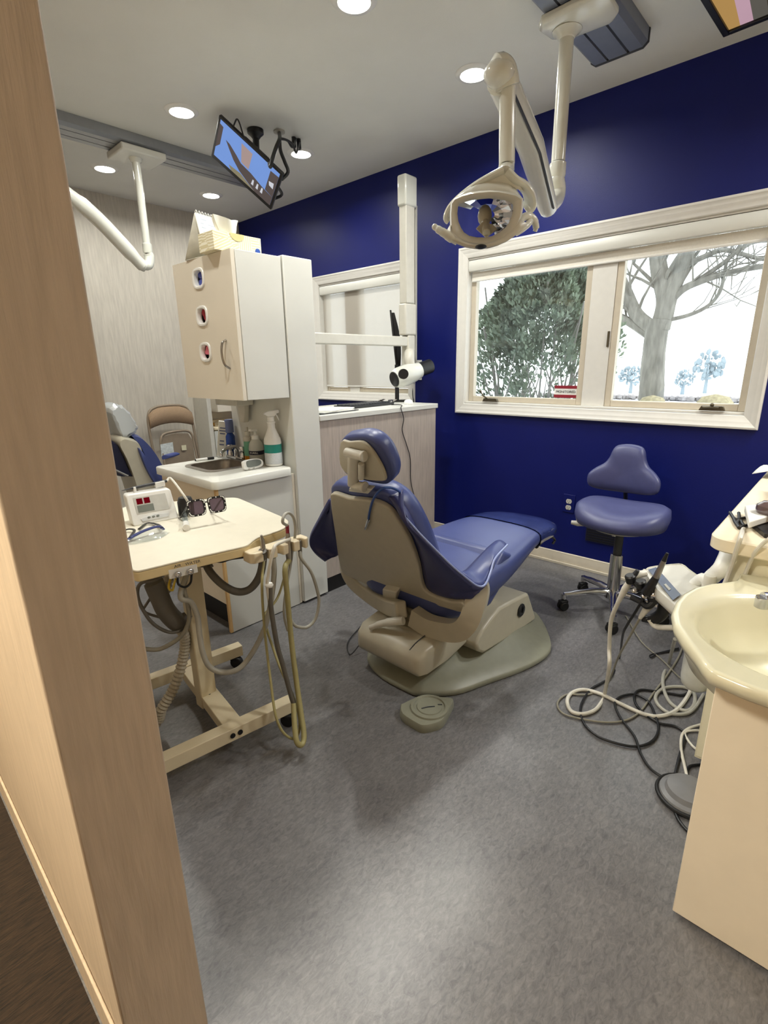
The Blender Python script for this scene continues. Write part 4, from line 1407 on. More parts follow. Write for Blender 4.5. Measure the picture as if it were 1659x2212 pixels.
# pump cover with dial
prof = [V(p) for p in [(1.538,0.930,0.108),(1.519,0.930,0.145),(1.541,0.930,0.173),(1.576,0.930,0.198),(1.626,0.930,0.219),(1.693,0.930,0.240),(1.797,0.930,0.233),(1.940,0.930,0.218),(1.985,0.930,0.144),(2.028,0.930,0.071),(2.026,0.930,0.048),(1.784,0.930,0.062),(1.578,0.930,0.081)]]
b = MB()
b.prism(prof, (0, .46, 0))
b.build('pump_cover', M['beige_shell'], dc, bevel=.016, seg=3)
b = MB()
dcn = Vector((1.873,0.929,0.160))
b.lathe([(.030, 0), (.030, .004), (.024, .008), (.022, .006), (.004, .006)], dcn, 28, (0, -1, 0))
dl = b.build('dial', M['black'], dc)
b = MB()
b.box(dcn + Vector((.008, -.010, .0)), (.010, .006, .026), (0, .4, 0))
b.build('dial_grip', M['dark'], dl, bevel=.002)
# base plate
BP = [(1.300, 1.31), (1.262, 1.20), (1.262, 1.06), (1.275, 1.020), (1.33, .955), (1.398, .906), (1.52, .862), (1.66, .810), (1.78, .782), (1.867, .781), (1.94, .810), (2.042, .880), (2.12, .95), (2.155, 1.0), (2.165, 1.12), (2.155, 1.25), (2.08, 1.40), (1.95, 1.50), (1.80, 1.54), (1.60, 1.50), (1.45, 1.43), (1.36, 1.37)]
def scl(f, z, c=(1.72, 1.14), fx=None):
    return [(c[0] + (x - c[0]) * (fx or f), c[1] + (y - c[1]) * f, z) for x, y in BP]
loopb = lambda f, z, fx=None: smooth_loop(scl(f, z, fx=fx), 3)
b = MB()
b.loft([loopb(.985, .0), loopb(1.0, .006), loopb(1.0, .018), loopb(.985, .026), loopb(.80, .040, .93), loopb(.66, .060, .84), loopb(.52, .088, .72), loopb(.36, .10, .6)])
b.build('base_plate', M['taupe_base'], dc, smooth=50)
# foot pedal
fp = thing('foot_pedal', 'olive grey diamond shaped foot pedal on the floor before the chair base', 'pedal', (1.25, .96, 0))
top = [V(p) for p in [(1.167,1.014,0.030),(1.180,1.014,0.030),(1.238,1.001,0.030),(1.255,0.989,0.030),(1.314,0.910,0.030),(1.309,0.892,0.030),(1.289,0.883,0.030),(1.226,0.864,0.030),(1.196,0.859,0.030),(1.169,0.868,0.030),(1.137,0.889,0.030),(1.131,0.918,0.030),(1.136,0.981,0.030)]]
loop = smooth_loop(top, 3)
c = sum(loop, Vector()) / len(loop)
b = MB()
b.loft([[Vector((c.x + (p.x - c.x) * f, c.y + (p.y - c.y) * f, z)) for p in loop] for f, z in ((1.05, 0), (1.06, .003), (1.04, .024), (1.0, .030), (.95, .031))])
b.build('pedal_body', M['taupe_base'], fp, smooth=40)
b = MB()
b.lathe([(.068, .031), (.066, .037), (.056, .038), (.053, .034), (.046, .034), (.044, .0375), (.004, .038)], (c.x + .01, c.y, 0), 36)
b.build('pedal_disc', M['taupe_base'], fp)
b = MB()
b.tube(spl([(c.x - .02, c.y + .012, .0385), (c.x, c.y, .0395), (c.x + .02, c.y - .016, .0385)], 4), .0022, 6)
b.tube([(c.x + .035, c.y - .018, .0385), (c.x + .045, c.y - .03, .0385)], .002, 6)
b.build('pedal_mark', M['dark'], fp)
m = MB()
m.tube(spl([(1.40, 1.33, .18), (1.36, 1.365, .12), (1.345, 1.40, .05), (1.30, 1.42, .006), (1.36, 1.50, .006), (1.5, 1.56, .006)], 6), .0025, 6)
m.build('power_lead', M['dark'], dc)

# ------------------------------------------------------------------ chair in the far bay
d2 = thing('dental_chair', 'far bay dental chair with clear plastic bag over its headrest', 'dental chair', (1.75, 3.5, 0))
YB = 3.5
def fb(px_pts, n=3):
    return smooth_loop([V(p) for p in px_pts], n)
def ext(name, loop_, d, m_, bev=.01, smooth_=60, steps=None):
    b_ = MB()
    c_ = sum(loop_, Vector()) / len(loop_)
    L2 = steps or [(0, .92), (.12, 1.0), (.5, 1.02), (.88, 1.0), (1, .92)]
    b_.loft([[c_ + (p - c_) * f + Vector(d) * k for p in loop_] for k, f in L2])
    return b_.build(name, m_, d2, smooth=smooth_)
shell = fb([(1.216,3.380,0.792),(1.252,3.380,0.788),(1.319,3.380,0.751),(1.341,3.380,0.657),(1.379,3.380,0.543),(1.409,3.380,0.426),(1.418,3.380,0.327),(1.290,3.380,0.353),(1.266,3.380,0.437),(1.251,3.380,0.533),(1.224,3.380,0.658),(1.194,3.380,0.757)])
ext('back_shell', shell, (.03, .34, 0), M['beige_shell'])
pad = fb([(1.293,3.420,0.801),(1.341,3.420,0.790),(1.388,3.420,0.739),(1.437,3.420,0.655),(1.470,3.420,0.571),(1.504,3.420,0.485),(1.510,3.420,0.385),(1.496,3.420,0.287),(1.432,3.420,0.300),(1.423,3.420,0.417),(1.396,3.420,0.541),(1.358,3.420,0.660),(1.329,3.420,0.746)])
ext('back_cushion', pad, (.03, .34, 0), M['vinyl'])
armp = fb([(1.305,3.360,0.715),(1.342,3.360,0.659),(1.388,3.360,0.559),(1.429,3.360,0.474),(1.452,3.360,0.405),(1.413,3.360,0.406),(1.375,3.360,0.467),(1.331,3.360,0.584)], 3)
ext('side_bolster', armp, (.0, .06, 0), M['vinyl'])
arm2 = fb([(1.473,3.420,0.638),(1.511,3.420,0.636),(1.529,3.420,0.620),(1.501,3.420,0.611),(1.469,3.420,0.610)], 3)
ext('armrest', arm2, (.1, .06, 0), M['vinyl'])
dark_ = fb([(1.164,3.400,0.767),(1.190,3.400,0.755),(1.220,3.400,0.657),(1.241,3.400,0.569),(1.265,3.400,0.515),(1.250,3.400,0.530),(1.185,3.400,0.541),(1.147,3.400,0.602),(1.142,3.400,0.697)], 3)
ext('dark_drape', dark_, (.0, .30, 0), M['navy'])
b = MB()
b.tube([(1.145,3.360,0.595), (1.211,3.360,0.548)], .008, 8)
b.build('side_rail', M['steel'], d2)
hr = fb([(1.202,3.450,0.962),(1.233,3.450,0.986),(1.269,3.450,0.966),(1.307,3.450,0.911),(1.330,3.450,0.834),(1.307,3.450,0.797),(1.254,3.450,0.791),(1.226,3.450,0.830),(1.209,3.450,0.904)], 3)
ext('headrest_cushion', hr, (.02, .24, 0), M['paper'])
b = MB()
rnd = random.Random(12)
lo_ = fb([(1.183,3.430,0.956),(1.222,3.430,0.996),(1.265,3.430,0.985),(1.308,3.430,0.935),(1.334,3.430,0.874),(1.345,3.430,0.831),(1.311,3.430,0.798),(1.240,3.430,0.768),(1.233,3.430,0.777),(1.214,3.430,0.876),(1.196,3.430,0.935)], 3)
c_ = sum(lo_, Vector()) / len(lo_)
rings = []
for k, f in ((-.02, .80), (.0, 1.0), (.10, 1.03), (.20, 1.02), (.27, .98), (.30, .8)):
    rings.append([c_ + (p - c_) * (f + .05 * math.sin(i * 2.3 + k * 40) ) + Vector((0, k, 0)) for i, p in enumerate(lo_)])
b.loft(rings)
b.build('plastic_bag', M['clear_film'], d2, smooth=25)
b = MB()
b.loft([section(*s) for s in [(1.58, YB + .03, .20, .36, .24), (1.66, YB + .03, .26, .41, .23), (1.85, YB + .03, .27, .43, .27), (2.1, YB + .03, .22, .45, .34), (2.4, YB + .03, .19, .44, .37), (2.55, YB + .03, .1, .42, .38)]])
b.build('seat_cushion', M['vinyl'], d2, smooth=80)
b = MB()
b.loft([ring4(1.55, YB - .16, YB + .2, .02, .12, .03), ring4(1.80, YB - .18, YB + .22, .02, .235, .03), ring4(2.15, YB - .18, YB + .22, .02, .22, .03)])
b.build('lift_housing', M['beige_shell'], d2)
b = MB()
b.prism([(1.45, YB - .14, 0), (2.0, YB - .33, 0), (2.25, YB - .2, 0), (2.25, YB + .24, 0), (2.0, YB + .36, 0), (1.45, YB + .18, 0)], (0, 0, .025))
b.build('base_plate', M['taupe_base'], d2, bevel=.008)
# ------------------------------------------------------------------ delivery cart
ct = thing('delivery_cart', 'cream dental delivery cart with tray top, hose holder and castor base', 'cart', (.76, 1.55, 0))
TZ = .68
topL = [V(p) for p in [(0.475,1.400,0.680),(0.466,1.366,0.680),(0.471,1.349,0.680),(0.512,1.346,0.680),(0.598,1.331,0.680),(0.754,1.293,0.680),(0.779,1.296,0.680),(0.813,1.321,0.680),(0.849,1.341,0.680),(0.887,1.339,0.680),(0.961,1.349,0.680),(0.991,1.369,0.680),(1.019,1.404,0.680),(1.033,1.458,0.680),(1.076,1.788,0.680),(1.083,1.852,0.680),(1.024,1.899,0.680),(0.740,2.083,0.680),(0.639,1.998,0.680),(0.527,1.790,0.680)]]
poly = round_poly(topL[:3] + topL[4:5] + topL[6:11] + topL[12:], .03)
b = MB()
b.prism([Vector((p.x, p.y, TZ - .006)) for p in poly], (0, 0, .006))
b.build('tray_top', mat('cream_white_tray', (228, 222, 204), .35, vary=.02), ct, bevel=.002)
b = MB()
cpt = sum(poly, Vector()) / len(poly)
b.prism([Vector((p.x, p.y, TZ - .034)) for p in poly], (0, 0, .0275))
M['edge_mix'] = mat('cream_edge_band', (226, 206, 158), .4, vary=.05)
b.build('edge_band', M['edge_mix'], ct, bevel=.003)
b = MB()
b.prism([V(p) for p in [(0.549,1.337,0.660),(0.626,1.322,0.658),(0.627,1.322,0.633),(0.550,1.337,0.632)]], (0, .006, 0))
cp = b.build('coupling_plate', M['white'], ct, bevel=.001)
for px_ in ((0.571,1.331,0.642), (0.605,1.325,0.642)):
    b = MB()
    b.lathe([(.010, 0), (.010, .004), (.007, .008), (.006, .006), (.002, .010)], px_, 14, (-.2, -1, .1))
    b.build('coupling', M['chrome'], cp)
er = (Vector((0.784,1.343,0.660)) - Vector((0.532,1.398,0.660))).normalized()
en = Vector((er.y, -er.x, 0))
for body, p in (('AIR', Vector((0.573,1.331,0.668))), ('WATER', Vector((0.614,1.323,0.668)))):
    text(body, .0125, p + en * .0045, er, (0, 0, 1), M['dark'], ct, 'lettering')
# column and base
b = MB()
b.prism([(.668, 1.508, .045), (.728, 1.508, .045), (.728, 1.553, .045), (.668, 1.553, .045)], (0, 0, .56))
b.build('column', M['cart_paint'], ct, bevel=.004)
b = MB()
b.prism([(.655, 1.495, .585), (.742, 1.495, .585), (.742, 1.570, .585), (.655, 1.570, .585)], (0, 0, .060))
b.build('column_head', M['cart_paint'], ct, bevel=.004)
b = MB()
b.lathe([(.008, 0), (.008, .003), (.001, .003)], (.700, 1.5078, .085), 16, (0, -1, 0))
b.build('plug', M['black'], ct)
f0, f1 = Vector((.330, 1.352, 0)), Vector((.882, 1.272, 0))
d_ = (f1 - f0).normalized(); n_ = Vector((-d_.y, d_.x, 0))
b = MB()
b.prism([f0 + Vector((0, 0, .050)) - n_ * .022, f1 + Vector((0, 0, .050)) - n_ * .022, f1 + Vector((0, 0, .050)) + n_ * .022, f0 + Vector((0, 0, .050)) + n_ * .022], (0, 0, .045))
fb_ = b.build('base_bar', M['cart_paint'], ct, bevel=.002)
for s_ in (.300, .325):
    p = f0 + d_ * (s_ + .03)
    b = MB()
    b.lathe([(.0085, 0), (.0085, .003), (.001, .003)], p - n_ * .022 + Vector((0, 0, .072)), 16, -n_)
    b.build('plug', M['black'], fb_)
g0, g1 = Vector((.43, 1.795, 0)), Vector((.958, 1.722, 0))
b = MB()
b.prism([g0 + Vector((0, 0, .050)) - n_ * .022, g1 + Vector((0, 0, .050)) - n_ * .022, g1 + Vector((0, 0, .050)) + n_ * .022, g0 + Vector((0, 0, .050)) + n_ * .022], (0, 0, .045))
b.build('base_bar', M['cart_paint'], ct, bevel=.002)
b = MB()
m0 = Vector((.676, 1.324, 0)); m1 = Vector((.735, 1.73, 0))
s_ = Vector((.03, -.004, 0))
b.prism([m0 - s_ + Vector((0, 0, .052)), m0 + s_ + Vector((0, 0, .052)), m1 + s_ + Vector((0, 0, .052)), m1 - s_ + Vector((0, 0, .052))], (0, 0, .040))
b.build('spine_bar', M['cart_paint'], ct, bevel=.002)
for p in (f0 + d_ * .05, f1 - d_ * .035, g0 + d_ * .05, g1 - d_ * .035):
    b = MB()
    q = p + Vector((.006, -.012, .0245))
    ax_ = Vector((.75, .55, 0)).normalized()
    b.lathe([(.008, -.013), (.0235, -.012), (.0245, -.008), (.0245, .008), (.0235, .012), (.008, .013)], q, 20, ax_)
    b.cyl(p + Vector((0, 0, .030)), p + Vector((0, 0, .050)), .012, .012, 12)
    b.box(p + Vector((.003, -.006, .040)), (.030, .030, .014), (0, 0, .6))
    b.build('castor', M['rubber'], ct, bevel=.002)
# instrument holder
h0 = [V(p) for p in [(0.766,1.282,0.645),(0.984,1.272,0.645)]]
hd_ = (h0[1] - h0[0]).normalized(); hn = Vector((-hd_.y, hd_.x, 0))
HL = (h0[1] - h0[0]).length
b = MB()
notch = [.24, .47, .66, .86]
edge = []
w_ = .052
pts = [(0.0, 0.012), (0.012, 0.0)]
for f in notch:
    c_ = HL * f
    pts += [(c_ - .010, 0), (c_ - .0085, .022), (c_ - .004, .029), (c_ + .004, .029), (c_ + .0085, .022), (c_ + .010, 0)]
pts += [(HL - .012, 0), (HL, .012), (HL, w_), (0, w_)]
b.prism([h0[0] + hd_ * u_ - hn * (.026 - v_) + Vector((0, 0, -.016)) for u_, v_ in pts], (0, 0, .034))
b.build('instrument_holder', M['cream_plastic'], ct, bevel=.004, seg=3)
b = MB()
b.tube(spl([h0[0] + hd_ * .02 + hn * .01, (0.758,1.360,0.628), (0.731,1.400,0.616), (.70, 1.49, .630)], 6), .006, 8)
b.build('holder_arm', M['black'], ct)
def slot(f, z=.645, v_=0.0):
    p = h0[0] + hd_ * HL * f - hn * (.008 + v_)
    return Vector((p.x, p.y, z))
# four instruments: tool + hose
hz = {}
def hose(nm, pts, r, m_, parent=ct, n=8):
    b_ = MB()
    b_.tube(spl(pts, n), r, 10)
    return b_.build(nm, m_, parent)
tools = thing('air_syringe', 'steel three-way syringe in the first holder slot of the cart', 'syringe', slot(.24))
b = MB()
s0 = slot(.24)
b.tube([s0 + Vector((0, 0, -.02)), s0 + Vector((0, 0, .022)), s0 + Vector((.0, 0, .048)), s0 + Vector((-.004, -.002, .064))], [.008, .0085, .006, .0035], 12)
b.tube([s0 + Vector((-.006, -.006, .018)), s0 + Vector((-.012, -.012, .022))], .004, 8)
b.build('syringe_body', M['steel'], tools)
hose('hose', [s0 + Vector((0, 0, -.018)), (0.780,1.235,0.572), (0.778,1.240,0.462), (0.785,1.250,0.341), (0.758,1.200,0.242), (0.741,1.165,0.167), (0.746,1.150,0.115), (0.761,1.140,0.082), (0.781,1.135,0.062), (0.801,1.140,0.060), (0.818,1.150,0.077), (0.831,1.170,0.112), (0.832,1.200,0.176), (0.825,1.240,0.247), (0.839,1.300,0.305), (0.836,1.320,0.363), (0.844,1.340,0.401), (0.923,1.370,0.430), (0.970,1.375,0.519), (0.978,1.370,0.587), (.86, 1.355, .640)], .0042, M['hose_olive'], tools, 6)
tl = thing('handpiece', 'white handpiece hose with a white collar looped over the second slot of the cart holder', 'handpiece', slot(.47))
s1 = slot(.47)
hose('hose', [slot(.66, .675, .012), (0.831,1.215,0.688), (0.809,1.200,0.684), (0.795,1.200,0.651), (0.786,1.205,0.608), (0.782,1.210,0.575), (0.791,1.220,0.495), (0.810,1.240,0.416), (0.822,1.250,0.358), (0.832,1.260,0.324)], .0052, M['hose_white'], tl)
b = MB()
b.tube([(0.786,1.207,0.578), (0.786,1.207,0.572), (0.785,1.207,0.566)], [.0105, .0130, .0105], 12)
b.build('collar', M['white'], tl)
hose('hose_tail', [(0.790,1.210,0.563), (0.791,1.215,0.497), (0.798,1.210,0.367), (0.808,1.200,0.284), (0.814,1.185,0.202), (0.817,1.178,0.166), (0.821,1.178,0.151)], .0078, M['hose_dark'], tl)
tl = thing('handpiece', 'steel tipped handpiece with maroon band and yellowed hose in the third slot', 'handpiece', slot(.66))
s2 = slot(.66)
b = MB()
b.tube([s2 + Vector((0, 0, -.045)), s2 + Vector((0, 0, -.02)), s2 + Vector((0, 0, .02)), s2 + Vector((.001, 0, .034)), s2 + Vector((.001, 0, .047))], [.010, .011, .0095, .0075, .0065], 14)
b.build('handpiece_body', M['steel'], tl)
b = MB()
b.tube([s2 + Vector((.001, 0, .047)), s2 + Vector((.001, 0, .073))], .0058, 12)
b.build('maroon_band', M['red'], tl)
hose('white_loop', [s2 + Vector((.001, 0, .072)), (0.879,1.245,0.740), (0.890,1.250,0.759), (0.915,1.260,0.759), (0.939,1.270,0.736), (0.948,1.275,0.699), (0.945,1.280,0.659), (0.935,1.285,0.612), (0.921,1.285,0.559), (0.884,1.270,0.476), (0.872,1.265,0.416), (0.878,1.260,0.360)], .0048, M['hose_light'], tl)
hose('yellowed_hose', [s2 + Vector((0, 0, -.044)), (0.871,1.240,0.587), (0.872,1.240,0.490), (0.871,1.235,0.342), (0.847,1.190,0.217), (0.829,1.152,0.123), (0.815,1.125,0.071), (0.804,1.114,0.052), (0.791,1.109,0.047), (0.781,1.110,0.055), (0.779,1.118,0.071), (0.796,1.145,0.110), (0.819,1.175,0.152)], .0088, M['hose_olive'], tl)
tl = thing('suction_hose', 'grey hose looping down from the fourth slot of the cart holder', 'hose', slot(.86))
s3 = slot(.86)
b = MB()
b.tube([s3 + Vector((0, 0, -.03)), s3 + Vector((0, 0, .010))], .0065, 10)
b.build('hose_end', M['hose_dark'], tl)
hose('hose', [s3 + Vector((0, 0, -.025)), (0.947,1.255,0.599), (0.989,1.260,0.535), (1.013,1.265,0.466), (1.024,1.270,0.407), (1.009,1.275,0.348), (0.976,1.280,0.326), (0.946,1.285,0.335), (0.927,1.290,0.350), (0.917,1.300,0.377)], .0056, M['hose_light'], tl)
# umbilical hoses of the cart itself
hose('hose', [(.735, 1.50, .612), (0.720,1.440,0.577), (0.738,1.400,0.534), (0.770,1.370,0.506), (0.800,1.340,0.514), (0.820,1.310,0.560), (0.819,1.280,0.623), (0.809,1.262,0.662)], .0125, M['hose_dark'])
hose('hose', [(.70, 1.50, .61), (0.617,1.440,0.528), (0.642,1.430,0.498), (0.657,1.430,0.444), (0.652,1.420,0.384), (0.650,1.410,0.322), (0.661,1.400,0.270), (0.692,1.380,0.242), (0.740,1.360,0.239), (0.786,1.340,0.287), (0.817,1.300,0.383), (0.835,1.280,0.475), (0.849,1.270,0.570), (0.844,1.260,0.629)], .0088, M['hose_light'])
hose('hose', [(.69, 1.50, .60), (0.636,1.450,0.542), (0.636,1.440,0.497), (0.637,1.450,0.429), (0.612,1.470,0.374), (0.561,1.500,0.343), (0.523,1.520,0.349), (0.475,1.560,0.375)], .0070, M['hose_grey'])
hose('hose', [(.66, 1.52, .61), (0.564,1.460,0.595), (0.519,1.470,0.592), (0.507,1.480,0.555), (0.517,1.480,0.498), (0.543,1.480,0.440), (0.589,1.480,0.395), (0.635,1.480,0.394), (0.663,1.490,0.421)], .0055, M['hose_dark'])
hose('hose', [(.66, 1.54, .60), (0.577,1.600,0.468), (0.568,1.620,0.431), (0.599,1.600,0.405), (0.635,1.580,0.391), (0.679,1.570,0.387)], .0045, M['hose_dark'])
b = MB()
P = spl([(.65, 1.55, .58), (0.593,1.520,0.488), (0.613,1.520,0.414), (0.650,1.530,0.340), (0.640,1.540,0.255), (0.599,1.540,0.168), (0.549,1.550,0.099), (0.510,1.570,0.037), (.30, 1.62, .03)], 14)
b.tube(P, [.0165 + .0022 * (1 if i % 2 else -1) for i in range(len(P))], 12)
b.build('corrugated_hose', mat('tan_corrugated', (170, 162, 144), .5), ct, smooth=20)
hose('water_bottle_hose', [(.655, 1.50, .63), (0.575,1.410,0.587), (0.582,1.410,0.565), (0.586,1.400,0.587), (0.589,1.390,0.606)], .0035, mat('yellow_tube', (206, 180, 60), .4))
hose('hose', [(0.585,1.365,0.625), (0.594,1.390,0.587), (0.618,1.400,0.566), (0.636,1.400,0.575), (0.631,1.375,0.611)], .0035, M['black'])
b = MB()
b.tube(spl([(0.566,1.500,0.570), (0.578,1.500,0.516), (0.592,1.500,0.462), (0.623,1.500,0.408), (0.650,1.500,0.406)], 6), (.030, .022), 12)
b.build('hose_sleeve', M['hose_dark'], ct)
b = MB()
for k in range(7):
    rnd = random.Random(30 + k)
    p = Vector((.735, 1.475, .635))
    b.tube(spl([p + Vector((rnd.uniform(-.03, .02), rnd.uniform(-.03, .02), rnd.uniform(-.06, .008))) for _ in range(5)], 5), .0035, 6)
b.build('fitting_cluster', M['hose_dark'], ct)

# things on the tray
ap = thing('apex_locator', 'small white electronic unit with red display squares on the tray', 'device', (.69, 1.73, TZ))
q0, q1 = Vector((0.631,1.766,0.680)), Vector((0.777,1.745,0.680))
ud = (q1 - q0).normalized(); ud.z = 0; ud.normalize(); nd = Vector((-ud.y, ud.x, 0))
WD = (q1 - q0).length
HT = .105
ln = .34
def dv_(u_, h_, v_=0.0):
    return q0 + ud * (WD * u_) + Vector((0, 0, HT * h_)) + nd * (HT * h_ * ln + v_)
bo = [(-.02, .10), (.0, 0), (1.0, 0), (1.02, .12), (.985, .95), (.95, 1.0), (.02, 1.0), (-.03, .95)]
b = MB()
b.prism([dv_(*p) for p in bo], nd * .045)
b.build('case', M['white'], ap, bevel=.005, seg=3)
b = MB()
b.prism([dv_(u_, h_, -.0012) for u_, h_ in ((.12, .36), (.86, .36), (.84, .88), (.11, .88))], nd * .001)
fc = b.build('face_panel', mat('silver_panel', (196, 196, 190), .4), ap)
b = MB()
for u_ in (.17, .335):
    b.prism([dv_(u_, .66, -.0022), dv_(u_ + .13, .66, -.0022), dv_(u_ + .13, .84, -.0022), dv_(u_, .84, -.0022)], nd * .001)
b.build('led_window', emit('red_led', (150, 20, 34), .42), fc)
b = MB()
b.prism([dv_(.16, .40, -.0020), dv_(.52, .40, -.0020), dv_(.52, .62, -.0020), dv_(.16, .62, -.0020)], nd * .001)
b.build('grey_window', M['lcd'], fc)
b = MB()
b.prism([dv_(u_, h_, -.0022) for u_, h_ in ((.2, .10), (.8, .12), (.84, .22), (.5, .28), (.17, .2))], nd * .002)
b.build('button_pad', mat('pale_button', (214, 216, 216), .4), ap, bevel=.0006)
for u_ in (.36, .46, .56):
    b = MB()
    b.ball(dv_(u_, .2, -.002), (.006, .003, .004), None, 10)
    b.build('button', M['lcd'], ap)
pn = thing('probe_pen', 'dark slim probe pen resting in clips on top of the white unit', 'pen', dv_(.5, 1.05))
e0, e1 = dv_(.02, 1.13, .022), dv_(.98, 1.22, .022)
dd = e1 - e0
b = MB()
b.tube([e0 - dd * .08, e0 + dd * .12, e0 + dd * .18, e0 + dd * .75, e1], [.001, .003, .0052, .0060, .0055], 10)
b.build('probe', M['dark'], pn)
b = MB()
for f, l in ((.18, .06), (.70, .24)):
    b.prism([e0 + dd * f + Vector((0, 0, -.016)) - nd * .008, e0 + dd * (f + l) + Vector((0, 0, -.016)) - nd * .008, e0 + dd * (f + l) + Vector((0, 0, .004)) - nd * .008, e0 + dd * f + Vector((0, 0, .004)) - nd * .008], nd * .016)
b.build('clip', M['white'], pn, bevel=.002)
b = MB()
b.tube(spl([e1, e1 + dd * .12 + Vector((0, 0, .004)), (0.791,1.700,0.767), (0.806,1.710,0.738), (0.812,1.720,0.711), (0.812,1.730,0.682), (0.827,1.780,0.657), (.74, 1.86, .684)], 6), .0045, 8)
b.build('cable', M['hose_white'], pn)
m = MB()
m.lathe([(.026, 0), (.028, .003), (.028, .052), (.022, .068), (.004, .072)], (0.819,1.759,0.680), 20)
tag(m.build('black_cup', M['black']), 'small black rounded cup standing behind the sunglasses', 'cup')
sg = thing('sunglasses', 'black square sunglasses with white bead rims lying on the tray', 'glasses', (.82, 1.62, TZ))
gc0, gc1 = Vector((0.747,1.600,0.769)), Vector((0.867,1.575,0.770))
gl0 = Vector((0.748,1.585,0.718)); 
gu = (gc1 - gc0); gw = gu.length; gu.normalize()
gv = (gc0 - gl0); gv = (gv - gu * gv.dot(gu)).normalized()
gn = gu.cross(gv).normalized()
base_z = TZ + .003
hgt = .052
def gp(a_, b__, c_=0.0):
    return gl0 + (gc0 - gl0) * 0 + gu * a_ + gv * b__ + gn * c_
zmin = min(gp(x, 0).z for x in (0, gw))
shift = Vector((0, 0, max(0, TZ + .004 - zmin)))
lens_c = [(gw * .215, .030), (gw * .785, .030)]
def lens_loop(cx_, cy_, hx, hy_, n=26):
    o_ = []
    for k in range(n):
        a = 2 * PI * k / n
        ca, sa = math.cos(a), math.sin(a)
        o_.append((cx_ + hx * math.copysign(abs(ca) ** .40, ca) * (1 + .08 * sa), cy_ + hy_ * math.copysign(abs(sa) ** .45, sa)))
    return o_
for cx_, cy_ in lens_c:
    b = MB()
    b.loft([[gp(x, y, o_) + shift for x, y in lens_loop(cx_, cy_, .0285 * s_, .0265 * s_)] for o_, s_ in ((-.002, .82), (-.002, 1.08), (.003, 1.08), (.003, .82), (-.002, .82))], cap=False)
    fr = b.build('rim', M['black'], sg, smooth=30)
    b = MB()
    b.poly([gp(x, y, .0) + shift for x, y in lens_loop(cx_, cy_, .0285 * .84, .0265 * .84)])
    b.build('lens', M['lens_tint'], fr, smooth=0)
    b = MB()
    for x, y in lens_loop(cx_, cy_, .0285 * .96, .0265 * .96, 24):
        b.ball(gp(x, y, .0042) + shift, .0024, n=6)
    b.build('bead_trim', M['white'], fr)
b = MB()
b.tube(spl([gp(gw * .42, .040) + shift, gp(gw * .5, .045) + shift, gp(gw * .58, .040) + shift], 4), .0025, 6)
b.build('bridge', M['black'], sg)
for a_ in (.004, gw - .004):
    b = MB()
    p = gp(a_, .046) + shift
    q = Vector((p.x + .02, p.y + .115, TZ + .010))
    b.tube(spl([p, p.lerp(q, .3) + Vector((0, 0, .002)), q, q + Vector((.0, .02, -.006))], 5), (.0018, .004), 6)
    b.build('temple', M['black'], sg)
sf = thing('safety_glasses', 'clear safety glasses with dark blue frame lying on the tray by the wall edge', 'glasses', (.62, 1.62, TZ))
b = MB()
b.tube(spl([(0.548,1.605,0.690), (0.573,1.615,0.695), (0.606,1.624,0.700), (0.642,1.628,0.703), (0.662,1.627,0.700), (0.663,1.610,0.695)], 6), (.004, .007), 8)
b.build('brow_frame', mat('navy_frame', (44, 54, 110), .3), sf)
b = MB()
A_ = spl([(0.543,1.589,0.695), (0.581,1.597,0.700), (0.631,1.611,0.703), (0.661,1.606,0.698)], 6)
B_ = spl([(0.546,1.602,0.682), (0.574,1.569,0.682), (0.630,1.564,0.682), (0.680,1.598,0.682)], 6)
b.loft([[a_.lerp(c_, k / 5) + Vector((-.006, -.010, 0)) * math.sin(PI * k / 5) for k in range(6)] for a_, c_ in zip(A_, B_)], cap=False, closed=False)
b.build('lens', M['clear'], sf, smooth=80)
b = MB()
b.tube(spl([(0.661,1.612,0.700), (0.683,1.699,0.688), (0.670,1.750,0.686), (0.622,1.703,0.686)], 5), (.0025, .005), 6)
b.tube(spl([(0.555,1.606,0.694), (0.601,1.686,0.690), (0.595,1.716,0.690), (0.574,1.726,0.685)], 5), (.0025, .005), 6)
b.build('temple', M['black'], sf)
m = MB()
vc = Vector((0.725,1.574,0.692)); ve = Vector((0.806,1.752,0.692))
m.tube([vc, vc.lerp(ve, .25)], .0115, 16)
m.build
vl = m.build('vial', M['white'])
tag(vl, 'small white capped vial lying on the tray below the sunglasses', 'vial')
m = MB()
m.tube([vc.lerp(ve, .26), vc.lerp(ve, .9)], .009, 14)
m.build('vial_tube', M['clear'], vl)
